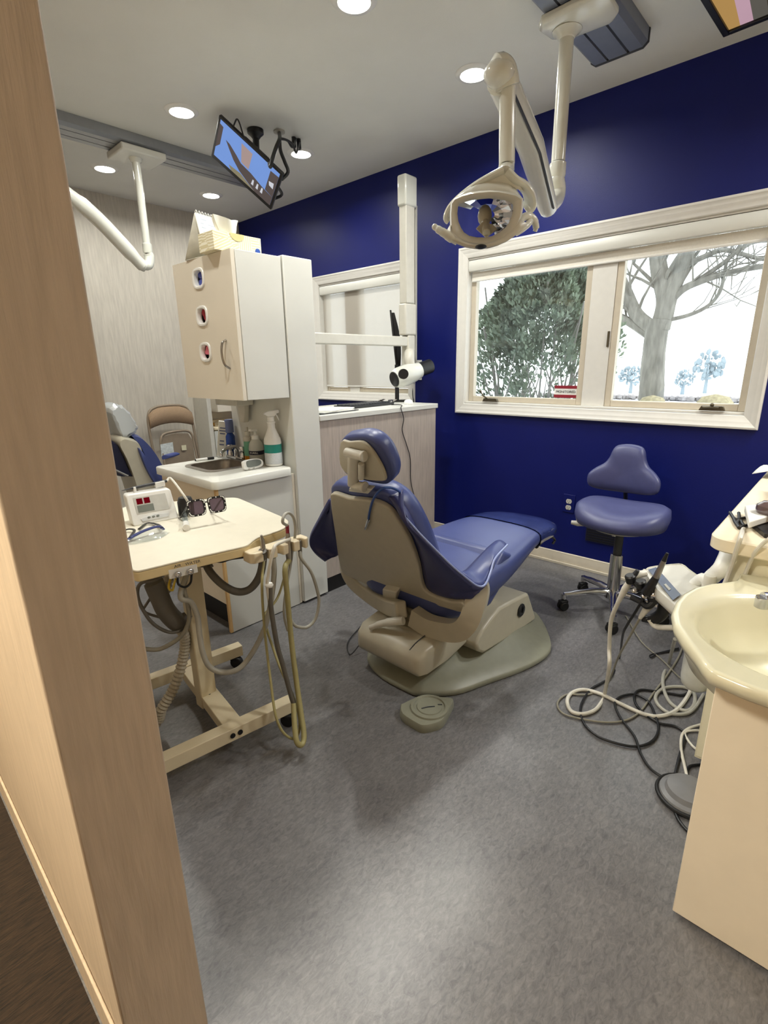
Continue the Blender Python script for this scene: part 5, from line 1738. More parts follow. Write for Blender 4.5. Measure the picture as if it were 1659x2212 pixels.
# ------------------------------------------------------------------ ceiling tracks and exam lights
def track(label, x0, x1, y0, y1, m_, end_cap):
    t = thing('ceiling_track', label, 'track', ((x0 + x1) / 2, (y0 + y1) / 2, CZ), 'ceiling light tracks')
    w = y1 - y0
    b = MB()
    prof = [(y0, CZ - .0005), (y0, CZ - .045), (y0 + .018, CZ - .060), (y0 + w * .30, CZ - .060), (y0 + w * .30, CZ - .048), (y0 + w * .34, CZ - .048), (y0 + w * .34, CZ - .060), (y0 + w * .66, CZ - .060), (y0 + w * .66, CZ - .048), (y0 + w * .70, CZ - .048), (y0 + w * .70, CZ - .060), (y1 - .018, CZ - .060), (y1, CZ - .045), (y1, CZ - .0005)]
    b.prism([(x0, y, z) for y, z in prof], (x1 - x0, 0, 0))
    b.build('rail', m_, t, smooth=20)
    for f in (.30, .66):
        MB().mm(x0, x1 - .002, y0 + w * f + .001, y0 + w * (f + .04) - .001, CZ - .0478, CZ - .0472).build('slot', M['black'], t)
    b = MB()
    b.prism([(x1 + .0005, y, z) for y, z in [(y0 - .003, CZ - .0005), (y0 - .003, CZ - .047), (y0 + .018, CZ - .063), (y1 - .018, CZ - .063), (y1 + .003, CZ - .047), (y1 + .003, CZ - .0005)]], (.012, 0, 0))
    b.build('end_cap', M['dark'], t, bevel=.002)
    return t
tr1 = track('long grey ceiling track in the far bay left of the tilted screen', .26, 2.42, 3.237, 3.437, M['alu'], 0)
tr2 = track('slate grey ceiling track end above the near exam light', .9, 2.52, .870, 1.095, M['track_dark'], 0)

t = thing('exam_light', 'ivory articulated dental exam light hanging from the near ceiling track', 'exam light', (2.14, 1.03, CZ - .06))
b = MB()
outl = [(2.045, .885), (2.085, .865), (2.20, .870), (2.235, .90), (2.22, 1.06), (2.17, 1.11), (2.09, 1.12), (2.05, 1.09)]
b.loft([[(x, y, CZ - .062) for x, y in outl], [(x, y, CZ - .080) for x, y in outl], [(2.14 + (x - 2.14) * .9, 1.02 + (y - 1.02) * .9, CZ - .090) for x, y in outl], [(2.14 + (x - 2.14) * .45, 1.02 + (y - 1.02) * .42, CZ - .098) for x, y in outl]])
b.lathe([(.055, -.098), (.040, -.108), (.030, -.12), (.028, -.125)], (2.14, 1.03, CZ), 24)
b.build('trolley', M['enamel'], t, bevel=.004)
b = MB()
b.cyl((2.14, 1.03, 2.350), (2.14, 1.03, 1.955), .026, .026, 24)
b.build('drop_pole', M['enamel'], t)
b = MB()
b.lathe([(.027, 0), (.031, -.004), (.032, -.045), (.028, -.055), (.028, -.06)], (2.14, 1.03, 1.953), 24)
b.build('collar', M['enamel'], t)
E1 = Vector((2.14, 1.03, 1.892))
LOW = Vector((2.037,1.010,1.777))
TOP = Vector((1.420,0.870,1.951))
b = MB()
b.tube(spl([E1, Vector((2.156,1.030,1.859)), Vector((2.131,1.025,1.821)), LOW], 8), .030, 16)
b.ball(E1, .030)
b.build('lower_elbow', M['enamel'], t)
b = MB()
dv = (TOP - LOW)
b.tube([LOW - dv * .02, LOW + dv * .02, LOW + dv * .5 + Vector((0.02, 0, .02)), TOP - dv * .03], [.034, .036, .042, .040], 16)
b.build('spring_arm', M['enamel'], t)
b = MB()
sd = dv.cross(Vector((0, 0, 1))).normalized()
low = dv.cross(sd).normalized()
if low.z > 0: low = -low
for s_ in (.036,):
    b.tube([LOW + dv * .04 + low * .025 - sd * .030, LOW + dv * .5 + low * .030 - sd * .034 + Vector((0.02, 0, .02)), LOW + dv * .92 + low * .026 - sd * .032], .004, 8)
b.build('arm_seam', M['dark'], t)
PB = Vector((1.453,0.862,1.927))
PE = Vector((1.468,0.862,1.752))
b = MB()
b.tube(spl([TOP - dv * .05, TOP + Vector((0, 0, .012)), Vector((1.440,0.865,1.958)), PB], 8), .034, 16)
b.ball(TOP, (.042, .042, .032))
b.build('upper_elbow', M['enamel'], t)
MB().cyl(PB, PE, .0225, .0225, 20).build('head_pole', M['enamel'], t)
MB().tube([PE, PE + Vector((-.002, 0, -.02)), Vector((1.364,0.805,1.688))], [.0225, .023, .019], 16).build('head_joint', M['enamel'], t)
# yoke
b = MB()
b.tube(spl([(1.368,0.812,1.699), (1.356,0.836,1.689), (1.346,0.878,1.675), (1.337,0.922,1.654), (1.334,0.955,1.633), (1.332,0.968,1.611), (1.338,0.964,1.604)], 6), (.010, .022), 12, ref=(0, 0, 1))
b.tube(spl([(1.374,0.806,1.695), (1.389,0.790,1.676), (1.413,0.776,1.665), (1.435,0.769,1.647), (1.451,0.773,1.627), (1.447,0.785,1.616)], 6), (.012, .024), 12, ref=(0, 0, 1))
b.prism([(1.376,0.825,1.706), (1.392,0.807,1.692), (1.409,0.789,1.671), (1.420,0.779,1.655), (1.382,0.832,1.673), (1.353,0.876,1.676), (1.364,0.853,1.689)], Vector((1.365,0.811,1.673)) - Vector((1.385,0.823,1.680)))
b.build('yoke', M['enamel'], t, bevel=.003)
Lo = Vector((1.349,0.850,1.602))
LU = (Vector((1.363,0.828,1.600)) - Lo).normalized()
LV = (Vector((1.344,0.848,1.624)) - Lo).normalized()
LW = (Vector((1.267,0.798,1.577)) - Lo).normalized()
outer = [(1.266,0.907,1.618),(1.268,0.899,1.629),(1.277,0.880,1.635),(1.288,0.860,1.639),(1.300,0.841,1.640),(1.314,0.820,1.640),(1.328,0.799,1.638),(1.341,0.780,1.634),(1.353,0.764,1.628),(1.364,0.750,1.618),(1.369,0.752,1.599),(1.372,0.756,1.581),(1.373,0.762,1.564),(1.369,0.777,1.547),(1.359,0.800,1.530),(1.348,0.823,1.519),(1.335,0.845,1.515),(1.320,0.867,1.518),(1.304,0.889,1.526),(1.290,0.905,1.538),(1.280,0.915,1.554),(1.274,0.914,1.574),(1.269,0.911,1.597)]
front = [(1.247,0.891,1.612),(1.249,0.884,1.620),(1.258,0.867,1.626),(1.269,0.847,1.630),(1.281,0.828,1.631),(1.294,0.807,1.631),(1.308,0.787,1.629),(1.320,0.769,1.624),(1.332,0.753,1.619),(1.342,0.741,1.610),(1.346,0.743,1.590),(1.349,0.747,1.575),(1.349,0.754,1.559),(1.346,0.767,1.543),(1.337,0.788,1.527),(1.326,0.809,1.518),(1.314,0.832,1.514),(1.300,0.852,1.516),(1.285,0.872,1.524),(1.271,0.889,1.535),(1.261,0.898,1.549),(1.256,0.897,1.568),(1.251,0.895,1.590)]
inner = [(1.261,0.884,1.610),(1.263,0.879,1.615),(1.270,0.866,1.618),(1.279,0.851,1.621),(1.290,0.834,1.622),(1.303,0.813,1.622),(1.314,0.796,1.619),(1.324,0.782,1.616),(1.334,0.769,1.611),(1.341,0.762,1.603),(1.344,0.763,1.589),(1.345,0.767,1.577),(1.345,0.773,1.564),(1.343,0.783,1.552),(1.337,0.796,1.542),(1.328,0.814,1.534),(1.318,0.832,1.532),(1.306,0.849,1.533),(1.294,0.867,1.538),(1.284,0.878,1.547),(1.277,0.884,1.559),(1.270,0.888,1.574),(1.264,0.888,1.591)]
mid = [(1.314,0.931,1.630),(1.314,0.922,1.647),(1.321,0.905,1.660),(1.329,0.888,1.670),(1.340,0.868,1.677),(1.353,0.846,1.680),(1.367,0.824,1.678),(1.381,0.805,1.672),(1.393,0.791,1.661),(1.404,0.782,1.643),(1.412,0.785,1.610),(1.413,0.789,1.595),(1.413,0.797,1.580),(1.410,0.809,1.564),(1.401,0.831,1.549),(1.392,0.850,1.541),(1.378,0.873,1.538),(1.364,0.893,1.540),(1.350,0.913,1.547),(1.337,0.928,1.560),(1.327,0.935,1.575),(1.322,0.936,1.591),(1.316,0.935,1.612)]
back = [(1.384,0.926,1.632),(1.385,0.921,1.636),(1.389,0.913,1.641),(1.396,0.902,1.642),(1.401,0.892,1.644),(1.410,0.879,1.643),(1.417,0.867,1.642),(1.425,0.856,1.639),(1.432,0.847,1.635),(1.438,0.841,1.628),(1.440,0.842,1.619),(1.441,0.845,1.611),(1.440,0.850,1.603),(1.437,0.857,1.597),(1.433,0.867,1.590),(1.428,0.877,1.586),(1.421,0.889,1.585),(1.413,0.900,1.585),(1.405,0.912,1.590),(1.399,0.918,1.595),(1.393,0.924,1.602),(1.389,0.927,1.611),(1.385,0.928,1.622)]
b = MB()
b.loft([inner, front, outer], cap=False)
b.build('front_shield', M['ivory'], t, solid=.006, smooth=60)
N_ = 14                                  # the top part of the outline only: the shell is open below
b = MB()
b.loft([outer[:N_], mid[:N_], [V(p).lerp(V(q), .55) for p, q in zip(mid, back)][:N_], back[:N_]], cap=False, closed=False)
hs_ = b.build('lamp_housing', M['enamel'], t, smooth=60, solid=.004)
# concave mirror dish, facetted
ctr = Vector((1.416,0.882,1.616))
dish = []
for f, dep in ((1.0, .030), (.78, -.022), (.5, -.055), (.2, -.070)):
    ring = []
    for k in range(16):
        a = 2 * PI * (k + .5) / 16
        px_, py_ = 265 * f * math.cos(a), 172 * f * math.sin(a)
        ring.append(ctr + (Vector((1.416,0.882,1.616)) * 0) + LU * (px_ / 4.809 / 664) - LV * (py_ / 4.809 / 664) + LW * (dep + .075))
    dish.append(ring)
b = MB()
b.loft([r_[9:] + r_[:4] for r_ in dish], cap=False, closed=False)
b.build('reflector', M['mirror'], t, smooth=0, solid=.003)
b = MB()
b.prism([(1.342,0.877,1.566), (1.348,0.861,1.581), (1.364,0.838,1.575), (1.375,0.827,1.562), (1.346,0.845,1.538)], Vector((1.344,0.853,1.561)) - Vector((1.354,0.859,1.564)))
b.ball((1.365,0.864,1.600), (.020, .020, .028), None, 12)
b.tube([(1.366,0.865,1.593), (1.355,0.854,1.575), (1.336,0.838,1.548)], .012, 8)
b.build('bulb_shield', M['beige_shell'], t, bevel=.002)
# brim with handle horns
b = MB()
brim_o = [(1.266,0.915,1.559), (1.257,0.916,1.544), (1.258,0.902,1.529), (1.265,0.884,1.518), (1.276,0.863,1.509), (1.289,0.840,1.504), (1.306,0.814,1.504), (1.321,0.794,1.509), (1.337,0.777,1.517), (1.353,0.761,1.530), (1.366,0.749,1.545), (1.378,0.737,1.558)]
brim_i = [(1.255,0.900,1.564), (1.259,0.898,1.549), (1.268,0.886,1.534), (1.279,0.871,1.523), (1.289,0.853,1.516), (1.301,0.836,1.514), (1.312,0.819,1.514), (1.323,0.802,1.519), (1.334,0.785,1.527), (1.346,0.767,1.543), (1.353,0.756,1.560), (1.358,0.754,1.570)]
b.loft([brim_o, brim_i], cap=False, closed=False)
b.build('brim', M['ivory'], t, solid=.008, smooth=70)
b = MB()
b.tube(spl([(1.240,0.944,1.565), (1.243,0.933,1.557), (1.249,0.918,1.547), (1.261,0.904,1.535), (1.273,0.890,1.525)], 6), [.008, .010, .011, .012, .010], 12)
b.ball((1.240,0.944,1.565), .0085, n=10)
b.build('handle', M['enamel'], t)
b = MB()
b.tube(spl([(1.369,0.760,1.561), (1.380,0.756,1.576), (1.394,0.749,1.583), (1.410,0.743,1.581), (1.422,0.739,1.571), (1.431,0.740,1.559), (1.431,0.743,1.551)], 6), [.010, .010, .010, .010, .009, .006], 12)
b.tube(spl([(1.361,0.763,1.539), (1.373,0.750,1.549), (1.391,0.744,1.562), (1.406,0.745,1.573)], 6), .009, 10)
b.build('handle', M['enamel'], t)
b = MB()
b.ball((1.294,0.828,1.506), (.016, .016, .006), None, 12)
b.build('sensor_badge', M['black'], t)

# second light in the far bay
t = thing('exam_light', 'ivory exam light pole and arm hanging from the far ceiling track', 'exam light', (1.53, 3.34, CZ - .06))
b = MB()
b.mm(1.405, 1.660, 3.23, 3.445, CZ - .098, CZ - .0605)
b.build('trolley', M['white_lam'], t, bevel=.008)
b = MB()
b.lathe([(.036, -.098), (.030, -.115), (.022, -.12), (.021, -.54)], (1.515, 3.32, CZ), 24)
b.build('drop_pole', M['enamel'], t)
b = MB()
b.lathe([(.022, -.54), (.027, -.545), (.027, -.585), (.024, -.595)], (1.515, 3.32, CZ), 24)
b.build('collar', M['enamel'], t)
P0 = Vector((1.515, 3.32, 1.875))
LO = Vector((1.458,3.300,1.803))
b = MB()
b.tube(spl([P0, Vector((1.521,3.320,1.854)), Vector((1.504,3.315,1.810)), LO], 8), .028, 14)
b.build('lower_elbow', M['enamel'], t)
EN = Vector((1.037,3.220,2.114))
b = MB()
dv = EN - LO
b.tube(spl([LO - dv * .03, LO + dv * .05, LO + dv * .55 + Vector((0, 0, .03)), EN], 8), [.030, .034, .040, .040, .036], 14)
b.build('spring_arm', M['enamel'], t)

# tilted small television in the far bay
tv = thing('ceiling_television', 'small black television tilted on a ceiling mount, showing a blue picture', 'television', (1.94, 2.73, CZ))
a_, b_, c_ = -.801, .822, .716
Rz = Matrix.Rotation(a_, 3, 'Z'); Ry = Matrix.Rotation(c_, 3, 'Y'); Rx = Matrix.Rotation(b_, 3, 'X')
RT = Rz @ Ry @ Rx
OT = Vector((1.782, 2.612, 2.235))
def tvp(x, z, y=0.0):
    return OT + RT @ Vector((x, y, z))
W_, H_ = .40, .234
b = MB()
b.prism([tvp(x, z, 0) for x, z in rr(-W_ / 2, W_ / 2, -H_ / 2, H_ / 2, .006, 3)], RT @ Vector((0, .016, 0)))
case = b.build('bezel', M['black'], tv, bevel=.002)
b = MB()
b.prism([tvp(x, z, .0162) for x, z in ((-.12, -.09), (.16, -.09), (.16, .07), (-.12, .07))], RT @ Vector((0, .022, 0)))
b.prism([tvp(x, z, .038) for x, z in ((.10, -.10), (.17, -.10), (.17, 0.01), (.10, 0.01))], RT @ Vector((0, .03, 0)))
b.build('back_housing', M['dark'], tv, bevel=.006)
scr = emit('sky_screen', (128, 164, 232), 0.85)
b = MB()
w2_, h2_ = .372, .200
b.poly([tvp(x, z + .004, -.0006) for x, z in ((-w2_ / 2, -h2_ / 2), (w2_ / 2, -h2_ / 2), (w2_ / 2, h2_ / 2), (-w2_ / 2, h2_ / 2))])
screen = b.build('screen', scr, tv, smooth=0)
def spt(cx, cy):
    """television picture point from a fraction of the screen"""
    return tvp(-w2_ / 2 + w2_ * cx, .004 + h2_ / 2 - h2_ * cy, -.0012)
b = MB()
b.poly([spt(*p) for p in ((.13, .36), (.20, .38), (.33, .50), (.42, .60), (.60, .62), (.80, .70), (1.0, .74), (1.0, 1.0), (.72, 1.0), (.60, .93), (.42, .82), (.30, .68), (.20, .50))], 0)
b.poly([spt(*p) for p in ((.36, .10), (.55, .12), (.55, .58), (.42, .56))], 1)
b.poly([spt(*p) for p in ((0, .10), (.06, .12), (.06, .6), (0, .75))], 0)
b.poly([spt(*p) for p in ((.25, .90), (.45, .86), (.72, 1.0), (.30, 1.0))], 2)
b.poly([spt(*p) for p in ((.86, .12), (1.0, .10), (1.0, .74), (.86, .70))], 0)
b.build('picture', [emit('picture_brown', (112, 100, 96), .6), emit('picture_tan', (196, 172, 166), .7), emit('picture_sand', (172, 162, 130), .6)], screen, smooth=0)
b = MB()
for k, (cx, w__) in enumerate(((.66, .012), (.74, .012), (.82, .012))):
    p = [spt(cx + dx_, .80 + dy_) for dx_, dy_ in ((-w__, -.07), (w__, -.07), (w__ * 1.6, .08), (-w__ * 1.6, .08))]
    b.poly([q + RT @ Vector((0, -.0006, 0)) for q in p])
b.poly([spt(*p) + RT @ Vector((0, -.0006, 0)) for p in ((.88, .40), (.96, .36), (.97, .52), (.90, .50))])
b.build('picture_glyphs', emit('picture_white', (214, 216, 224), .9), screen, smooth=0)
b = MB()
MP = Vector((1.94, 2.73, CZ))
b.lathe([(.045, -.0005), (.045, -.02), (.030, -.032), (.016, -.05)], MP, 20)
bc = tvp(.02, .0, .036)
b.tube([MP + Vector((0, 0, -.03)), MP + Vector((-.01, -.01, -.10)), bc], [.018, .018, .022], 12)
b.build('ceiling_mount', M['black'], tv, bevel=.002)
b = MB()
b.prism([tvp(x, z, .020) for x, z in ((-.06, .072), (.09, .072), (.09, .100), (-.06, .100))], RT @ Vector((0, .020, 0)))
b.tube(spl([tvp(-.12, .118, .012), tvp(-.115, .155, .016), tvp(-.10, .150, .02), tvp(-.06, .105, .02)], 5), .004, 6)
b.tube(spl([tvp(.17, -.02, .066), tvp(.20, -.05, .075), tvp(.17, -.10, .066)], 5), .008, 6)
b.build('mount_bracket', M['black'], tv, bevel=.002)
m = thing('cable_bundle', 'dark bundle of cables hanging from the ceiling box to the tilted television', 'cable', (2.04, 2.66, CZ))
JB = Vector((2.044,2.652,2.470))
b = MB()
b.lathe([(.032, -.0005), (.032, -.008), (.010, -.014), (.004, -.05)], JB, 16)
b.build('ceiling_plate', M['hose_light'], m)
for k, (pts, r_) in enumerate((([JB + Vector((0, 0, -.01)), (1.890,2.453,2.340), (1.853,2.440,2.286), (1.827,2.444,2.229), (1.812,2.443,2.194), tvp(.10, .10, .022)], .010),
                              ([(1.890,2.453,2.340), (1.890,2.451,2.287), (1.902,2.437,2.235), (1.909,2.424,2.187), tvp(.19, .06, .03)], .009),
                              ([(2.174,2.665,2.470), (2.007,2.495,2.343), (1.960,2.473,2.353), (1.917,2.456,2.347), (1.890,2.453,2.340)], .006),
                              ([(2.209,2.675,2.470), (2.038,2.505,2.327), (1.981,2.462,2.341), (1.929,2.448,2.344), (1.890,2.453,2.340)], .006))):
    b = MB()
    b.tube(spl(pts, 6), r_, 8)
    b.build('cable', M['hose_black'], m)
for px_ in ((2.148,2.657,2.470), (2.184,2.656,2.470)):
    MB().lathe([(.012, -.0005), (.013, -.05), (.006, -.055)], px_, 10).build('plug', M['hose_black'], m)

# flat ceiling screen at the upper right corner
t = thing('ceiling_screen', 'black framed picture screen under the ceiling at the top right corner', 'screen', (2.2, .35, CZ))
c1 = Vector((2.570,0.615,2.360)); ex = (Vector((2.272,0.630,2.360)) - c1).normalized(); ey = (Vector((2.533,0.475,2.360)) - c1).normalized()
ey = (ey - ex * ey.dot(ex)).normalized()
def cs(a, b__, z=0.0):
    return c1 + ex * a + ey * b__ + Vector((0, 0, z))
LX, LY = .42, .70
fw = .022
b = MB()
for q in ((0, 0, LX, fw), (0, LY - fw, LX, LY), (0, fw, fw, LY - fw), (LX - fw, fw, LX, LY - fw)):
    b.prism([cs(q[0], q[1]), cs(q[2], q[1]), cs(q[2], q[3]), cs(q[0], q[3])], (0, 0, .03))
b.build('frame', M['black'], t, bevel=.002)
b = MB()
b.prism([cs(.002, .002, .0302), cs(LX - .002, .002, .0302), cs(LX - .002, LY - .002, .0302), cs(.002, LY - .002, .0302)], (0, 0, .02))
b.prism([cs(.10, .2, .0504), cs(LX - .1, .2, .0504), cs(LX - .1, LY - .2, .0504), cs(.1, LY - .2, .0504)], (0, 0, CZ - 2.36 - .051))
b.build('ceiling_bracket', M['dark'], t)
b = MB()
cells = [(0, .035, 1), (.035, .075, 0), (.075, .12, 2), (.12, .20, 3), (.20, .30, 0), (.30, LY - .044, 3)]
for y0_, y1_, mi in cells:
    sk = .04
    b.poly([cs(fw, fw + y0_, .008), cs(LX - fw, fw + y0_ * 1.0 + sk, .008), cs(LX - fw, min(LY - fw, fw + y1_ + sk), .008), cs(fw, fw + y1_, .008)], mi)
b.poly([cs(fw, fw, .0084), cs(LX - fw, fw, .0084), cs(LX - fw, fw + .045, .0084)], 1)
b.build('picture', [emit('screen_pink', (206, 168, 184), .8), emit('screen_gold', (190, 150, 90), .8), emit('screen_grey', (108, 104, 96), .7), emit('screen_dark', (70, 62, 50), .7)], t, smooth=0)
# ------------------------------------------------------------------ operator stool
SX, SY = 2.46, .735
st = thing('operator_stool', 'slate blue dentist stool with saddle seat and backrest on five castors', 'stool', (SX, SY, 0))
fdir = Vector((-.97, -.05, 0)).normalized()       # the way it faces
sdir = Vector((-fdir.y, fdir.x, 0))
sc_ = Vector((2.43, .728, .50))
def sp3(f, s_, z):
    return sc_ + fdir * f + sdir * s_ + Vector((0, 0, z))
rings = []
def seat_ring(k, z, dip):
    out_ = []
    for i in range(40):
        a = 2 * PI * i / 40
        ca, sa = math.cos(a), math.sin(a)
        p = 2.5
        f = .175 * math.copysign(abs(ca) ** (2 / p), ca) * k
        s_ = .205 * math.copysign(abs(sa) ** (2 / p), sa) * k
        if f < 0:
            s_ *= 1 - .10 * (f / .175) ** 2
        out_.append(sp3(f, s_, z + dip * (.034 * (s_ / .2) ** 2 + .018 * max(0, -f / .175) - .02 * max(0, f / .175) ** 2)))
    return out_
b = MB()
b.loft([seat_ring(.30, -.048, 0), seat_ring(.80, -.046, 0), seat_ring(.95, -.036, .2), seat_ring(1.0, -.012, .6), seat_ring(.98, .012, 1), seat_ring(.88, .030, 1), seat_ring(.66, .036, 1), seat_ring(.36, .030, 1), seat_ring(.08, .027, 1)])
b.build('seat', M['vinyl_stool'], st, smooth=80)
b = MB()
b.lathe([(.02, 0), (.13, .002), (.135, .008), (.06, .010)], sc_ + Vector((0, 0, -.060)), 28)
b.build('seat_plate', M['hose_light'], st)
# backrest
bl = [(-.160, .0), (-.172, .03), (-.168, .065), (-.140, .095), (-.105, .120), (-.085, .155), (-.075, .190), (-.055, .212), (0, .220), (.055, .212), (.075, .190), (.085, .155), (.105, .120), (.140, .095), (.168, .065), (.172, .03), (.160, .0), (.11, -.018), (0, -.024), (-.11, -.018)]
bc0 = Vector((2.665, .800, .585))
def bkp(s_, z, o):
    curve = .055 * (s_ / .17) ** 2
    return bc0 + sdir * s_ + Vector((0, 0, z)) + fdir * (o + curve - .10 * (z / .22) * .2)
loopk = smooth_loop([(s_, z, 0) for s_, z in bl], 3)
cz_ = .085
b = MB()
b.loft([[bkp(p.x * k, cz_ + (p.y - cz_) * k, o) for p in loopk] for k, o in ((.08, -.022), (.6, -.022), (.90, -.018), (1.0, 0), (.97, .018), (.86, .030), (.6, .036), (.3, .036), (.05, .035))])
b.build('backrest', M['vinyl_stool'], st, smooth=80)
b = MB()
b.tube(spl([bc0 + Vector((.030, .004, .06)), bc0 + Vector((.036, .004, -.02)), (2.69, .79, .47), (2.66, .785, .445), (2.56, .75, .438), (2.46, .735, .440)], 6), (.008, .022), 10, ref=(0, 1, 0))
b.build('back_bar', M['black'], st)
b = MB()
b.tube([sp3(-.02, -.05, -.068), sp3(.02, -.13, -.064), sp3(.04, -.185, -.060), sp3(.045, -.215, -.058)], [.006, .006, .014, .010], 10)
b.build('lever', M['ivory'], st)
b = MB()
b.cyl((SX, SY, .440), (SX, SY, .30), .020, .020, 18)
b.build('gas_piston', M['dark'], st)
b = MB()
b.cyl((SX - .02, SY + .02, .440), (SX - .02, SY + .02, .395), .012, .012, 12)
b.build('lever_stub', M['chrome'], st)
b = MB()
b.lathe([(.027, .30), (.029, .298), (.029, .115), (.040, .105), (.042, .075), (.03, .070)], (SX, SY, 0), 24)
b.build('column', M['chrome'], st)
for k in range(5):
    a = math.radians(56 + 72 * k)
    e = Vector((math.cos(a), math.sin(a), 0))
    tip = Vector((SX, SY, .078)) + e * .235
    b = MB()
    b.tube(spl([Vector((SX, SY, .098)) + e * .02, Vector((SX, SY, .098)) + e * .10, tip], 5), [.020, .018, .016, .013], 12)
    b.cyl(tip + Vector((0, 0, .006)), tip + Vector((0, 0, -.022)), .015, .015, 14)
    leg = b.build('leg', M['chrome'], st)
    b = MB()
    w_ = tip + Vector((-.012, -.004, 0))
    ax_ = Vector((.5, .86, 0)).normalized()
    for s_ in (-.012, .012):
        c_ = Vector((w_.x, w_.y, .0235)) + ax_ * s_
        b.lathe([(.006, -.008), (.021, -.008), (.0235, -.004), (.0235, .004), (.021, .008), (.006, .008)], c_, 20, ax_)
    b.box((w_.x, w_.y, .042), (.030, .040, .022), (0, 0, 1.05))
    b.build('castor', M['rubber'], leg, bevel=.003)

# ------------------------------------------------------------------ right-hand counter
rc = thing('side_cabinet', 'cream cabinet carrying the worktop at the right edge', 'cabinet', (1.95, -.2, 0))
MB().mm(1.570, 2.70, -.62, .178, .035, .708).build('carcass', mat('cream_carcass', (228, 222, 196), .4, vary=.02), rc, bevel=.002)
MB().mm(1.60, 2.68, -.60, .15, .0, .034).build('plinth', M['black_kick'], rc)
MB().mm(1.5655, 1.5695, -.60, .174, .045, .700).build('door', mat('cream_carcass_door', (230, 224, 198), .4, vary=.02), rc, bevel=.001)
wt = MB()
wt.loft([[(x, y, z) for x, y in rr(1.525 + i, 2.72, -.66, .232 - i, .05, 8)] for i, z in ((.004, .710), (0, .714), (0, .744), (.004, .748))])
tag(wt.build('worktop', mat('beige_worktop', (232, 220, 194), .35, vary=.03)), 'pale beige worktop with rounded corner at the right edge', 'worktop')
CT = .7485
# items on it
pp = thing('flat_package', 'white flat instrument package with black pad beneath at the worktop front', 'package', (1.70, .12, CT))
qa = [V(p) for p in [(1.608,0.158,0.775),(1.705,0.127,0.775),(1.873,0.079,0.775),(1.951,0.108,0.775),(1.791,0.194,0.775)]]
b = MB()
b.prism([(1.60, .120, CT), (1.72, .175, CT), (1.80, .06, CT), (1.74, -.16, CT), (1.60, -.10, CT)], (0, 0, .014))
b.build('pad', M['black'], pp, bevel=.002)
b = MB()
b.prism([Vector((p.x, p.y, CT + .0155)) for p in qa], (0, 0, .020))
b.build('tray', M['paper'], pp, bevel=.003)
b = MB()
rnd = random.Random(3)
for k in range(7):
    p = Vector((1.80 + rnd.uniform(-.03, .03), .155 + rnd.uniform(-.015, .015), CT + .02))
    b.poly([p + Vector((rnd.uniform(-.03, .03), rnd.uniform(-.02, .02), rnd.uniform(.004, .02))) for _ in range(4)])
b.build('film_edge', M['clear_film'], pp, smooth=0)
m = MB()
mcx = Vector((1.736,0.136,0.800))
m.lathe([(.034, 0), (.038, .010), (.036, .022), (.024, .032), (.002, .036)], (mcx.x, mcx.y - .01, CT + .036), 24)
ob = m.build('glossy_cup', mat('glossy_brown', (96, 78, 76), .08, coat=.8))
tag(ob, 'glossy brown dome on the white package', 'cup')
fk = thing('retainer_clip', 'small black forked clip at the front corner of the worktop', 'clip', (1.70, .18, CT))
b = MB()
for pts in ([(1.798,0.229,0.754),(1.742,0.212,0.754),(1.693,0.199,0.754),(1.640,0.182,0.754)], [(1.742,0.212,0.754),(1.726,0.202,0.754),(1.737,0.196,0.754),(1.767,0.182,0.754)], [(1.809,0.208,0.754),(1.770,0.201,0.754),(1.737,0.196,0.754)], [(1.640,0.182,0.754),(1.686,0.194,0.754),(1.721,0.194,0.754)], [(1.640,0.182,0.754),(1.663,0.175,0.754),(1.687,0.165,0.754)], [(1.719,0.189,0.754),(1.690,0.182,0.754),(1.668,0.175,0.754)]):
    b.tube(spl(pts, 5), .0045, 8)
b.build('fork', M['black'], fk)
hs = MB()
hs.tube(spl([(1.640,0.171,0.753), (1.615,0.170,0.753), (1.510,0.160,0.766), (1.515,0.164,0.732), (1.540,0.170,0.685), (1.550,0.176,0.640), (1.550,0.181,0.601), (1.550,0.183,0.520)], 6), .006, 8)
tag(hs.build('handpiece_hose', M['hose_white']), 'white hose trailing over the worktop corner nearest the clip', 'hose')
hs = MB()
hs.tube(spl([(1.670,0.099,0.753), (1.515,0.098,0.779), (1.510,0.111,0.762), (1.520,0.125,0.731), (1.545,0.135,0.686), (1.550,0.142,0.636), (1.550,0.147,0.573)], 6), .005, 8)
tag(hs.build('handpiece_hose', M['hose_white']), 'white hose over the worktop edge at the right photo border', 'hose')
ib = thing('clear_tray', 'clear plastic tray with amber contents at the far part of the worktop', 'tray', (2.15, .06, CT))
b = MB()
b.prism([(1.98, .130, CT), (2.2, .165, CT), (2.2, .0, CT), (1.98, -.05, CT)], (0, 0, .045))
b.build('tray_body', mat('amber_tray', (196, 150, 80), .25, vary=.25, scale=16), ib, bevel=.004)
b = MB()
b.prism([(1.97, .142, CT + .046), (2.21, .178, CT + .046), (2.21, 0.0, CT + .046), (1.97, -.06, CT + .046)], (0, 0, .006))
b.build('lid', M['clear'], ib)
fl = thing('folded_sheet', 'grey white folded sheet sticking out over the far end of the worktop', 'paper', (2.5, .18, CT))
b = MB()
rows = []
for i in range(6):
    f = i / 5
    rows.append([(2.45 + .22 * f, .262 - .03 * f - .20 * k / 4, CT + .014 + .018 * math.sin(f * 3 + k) + .01 * k / 4) for k in range(5)])
b.loft(rows, cap=False, closed=False)
b.build('sheet', M['paper'], fl, solid=.002)
MB().mm(2.44, 2.66, -.05, .20, CT, CT + .012).build('folder', M['hose_light'], fl)

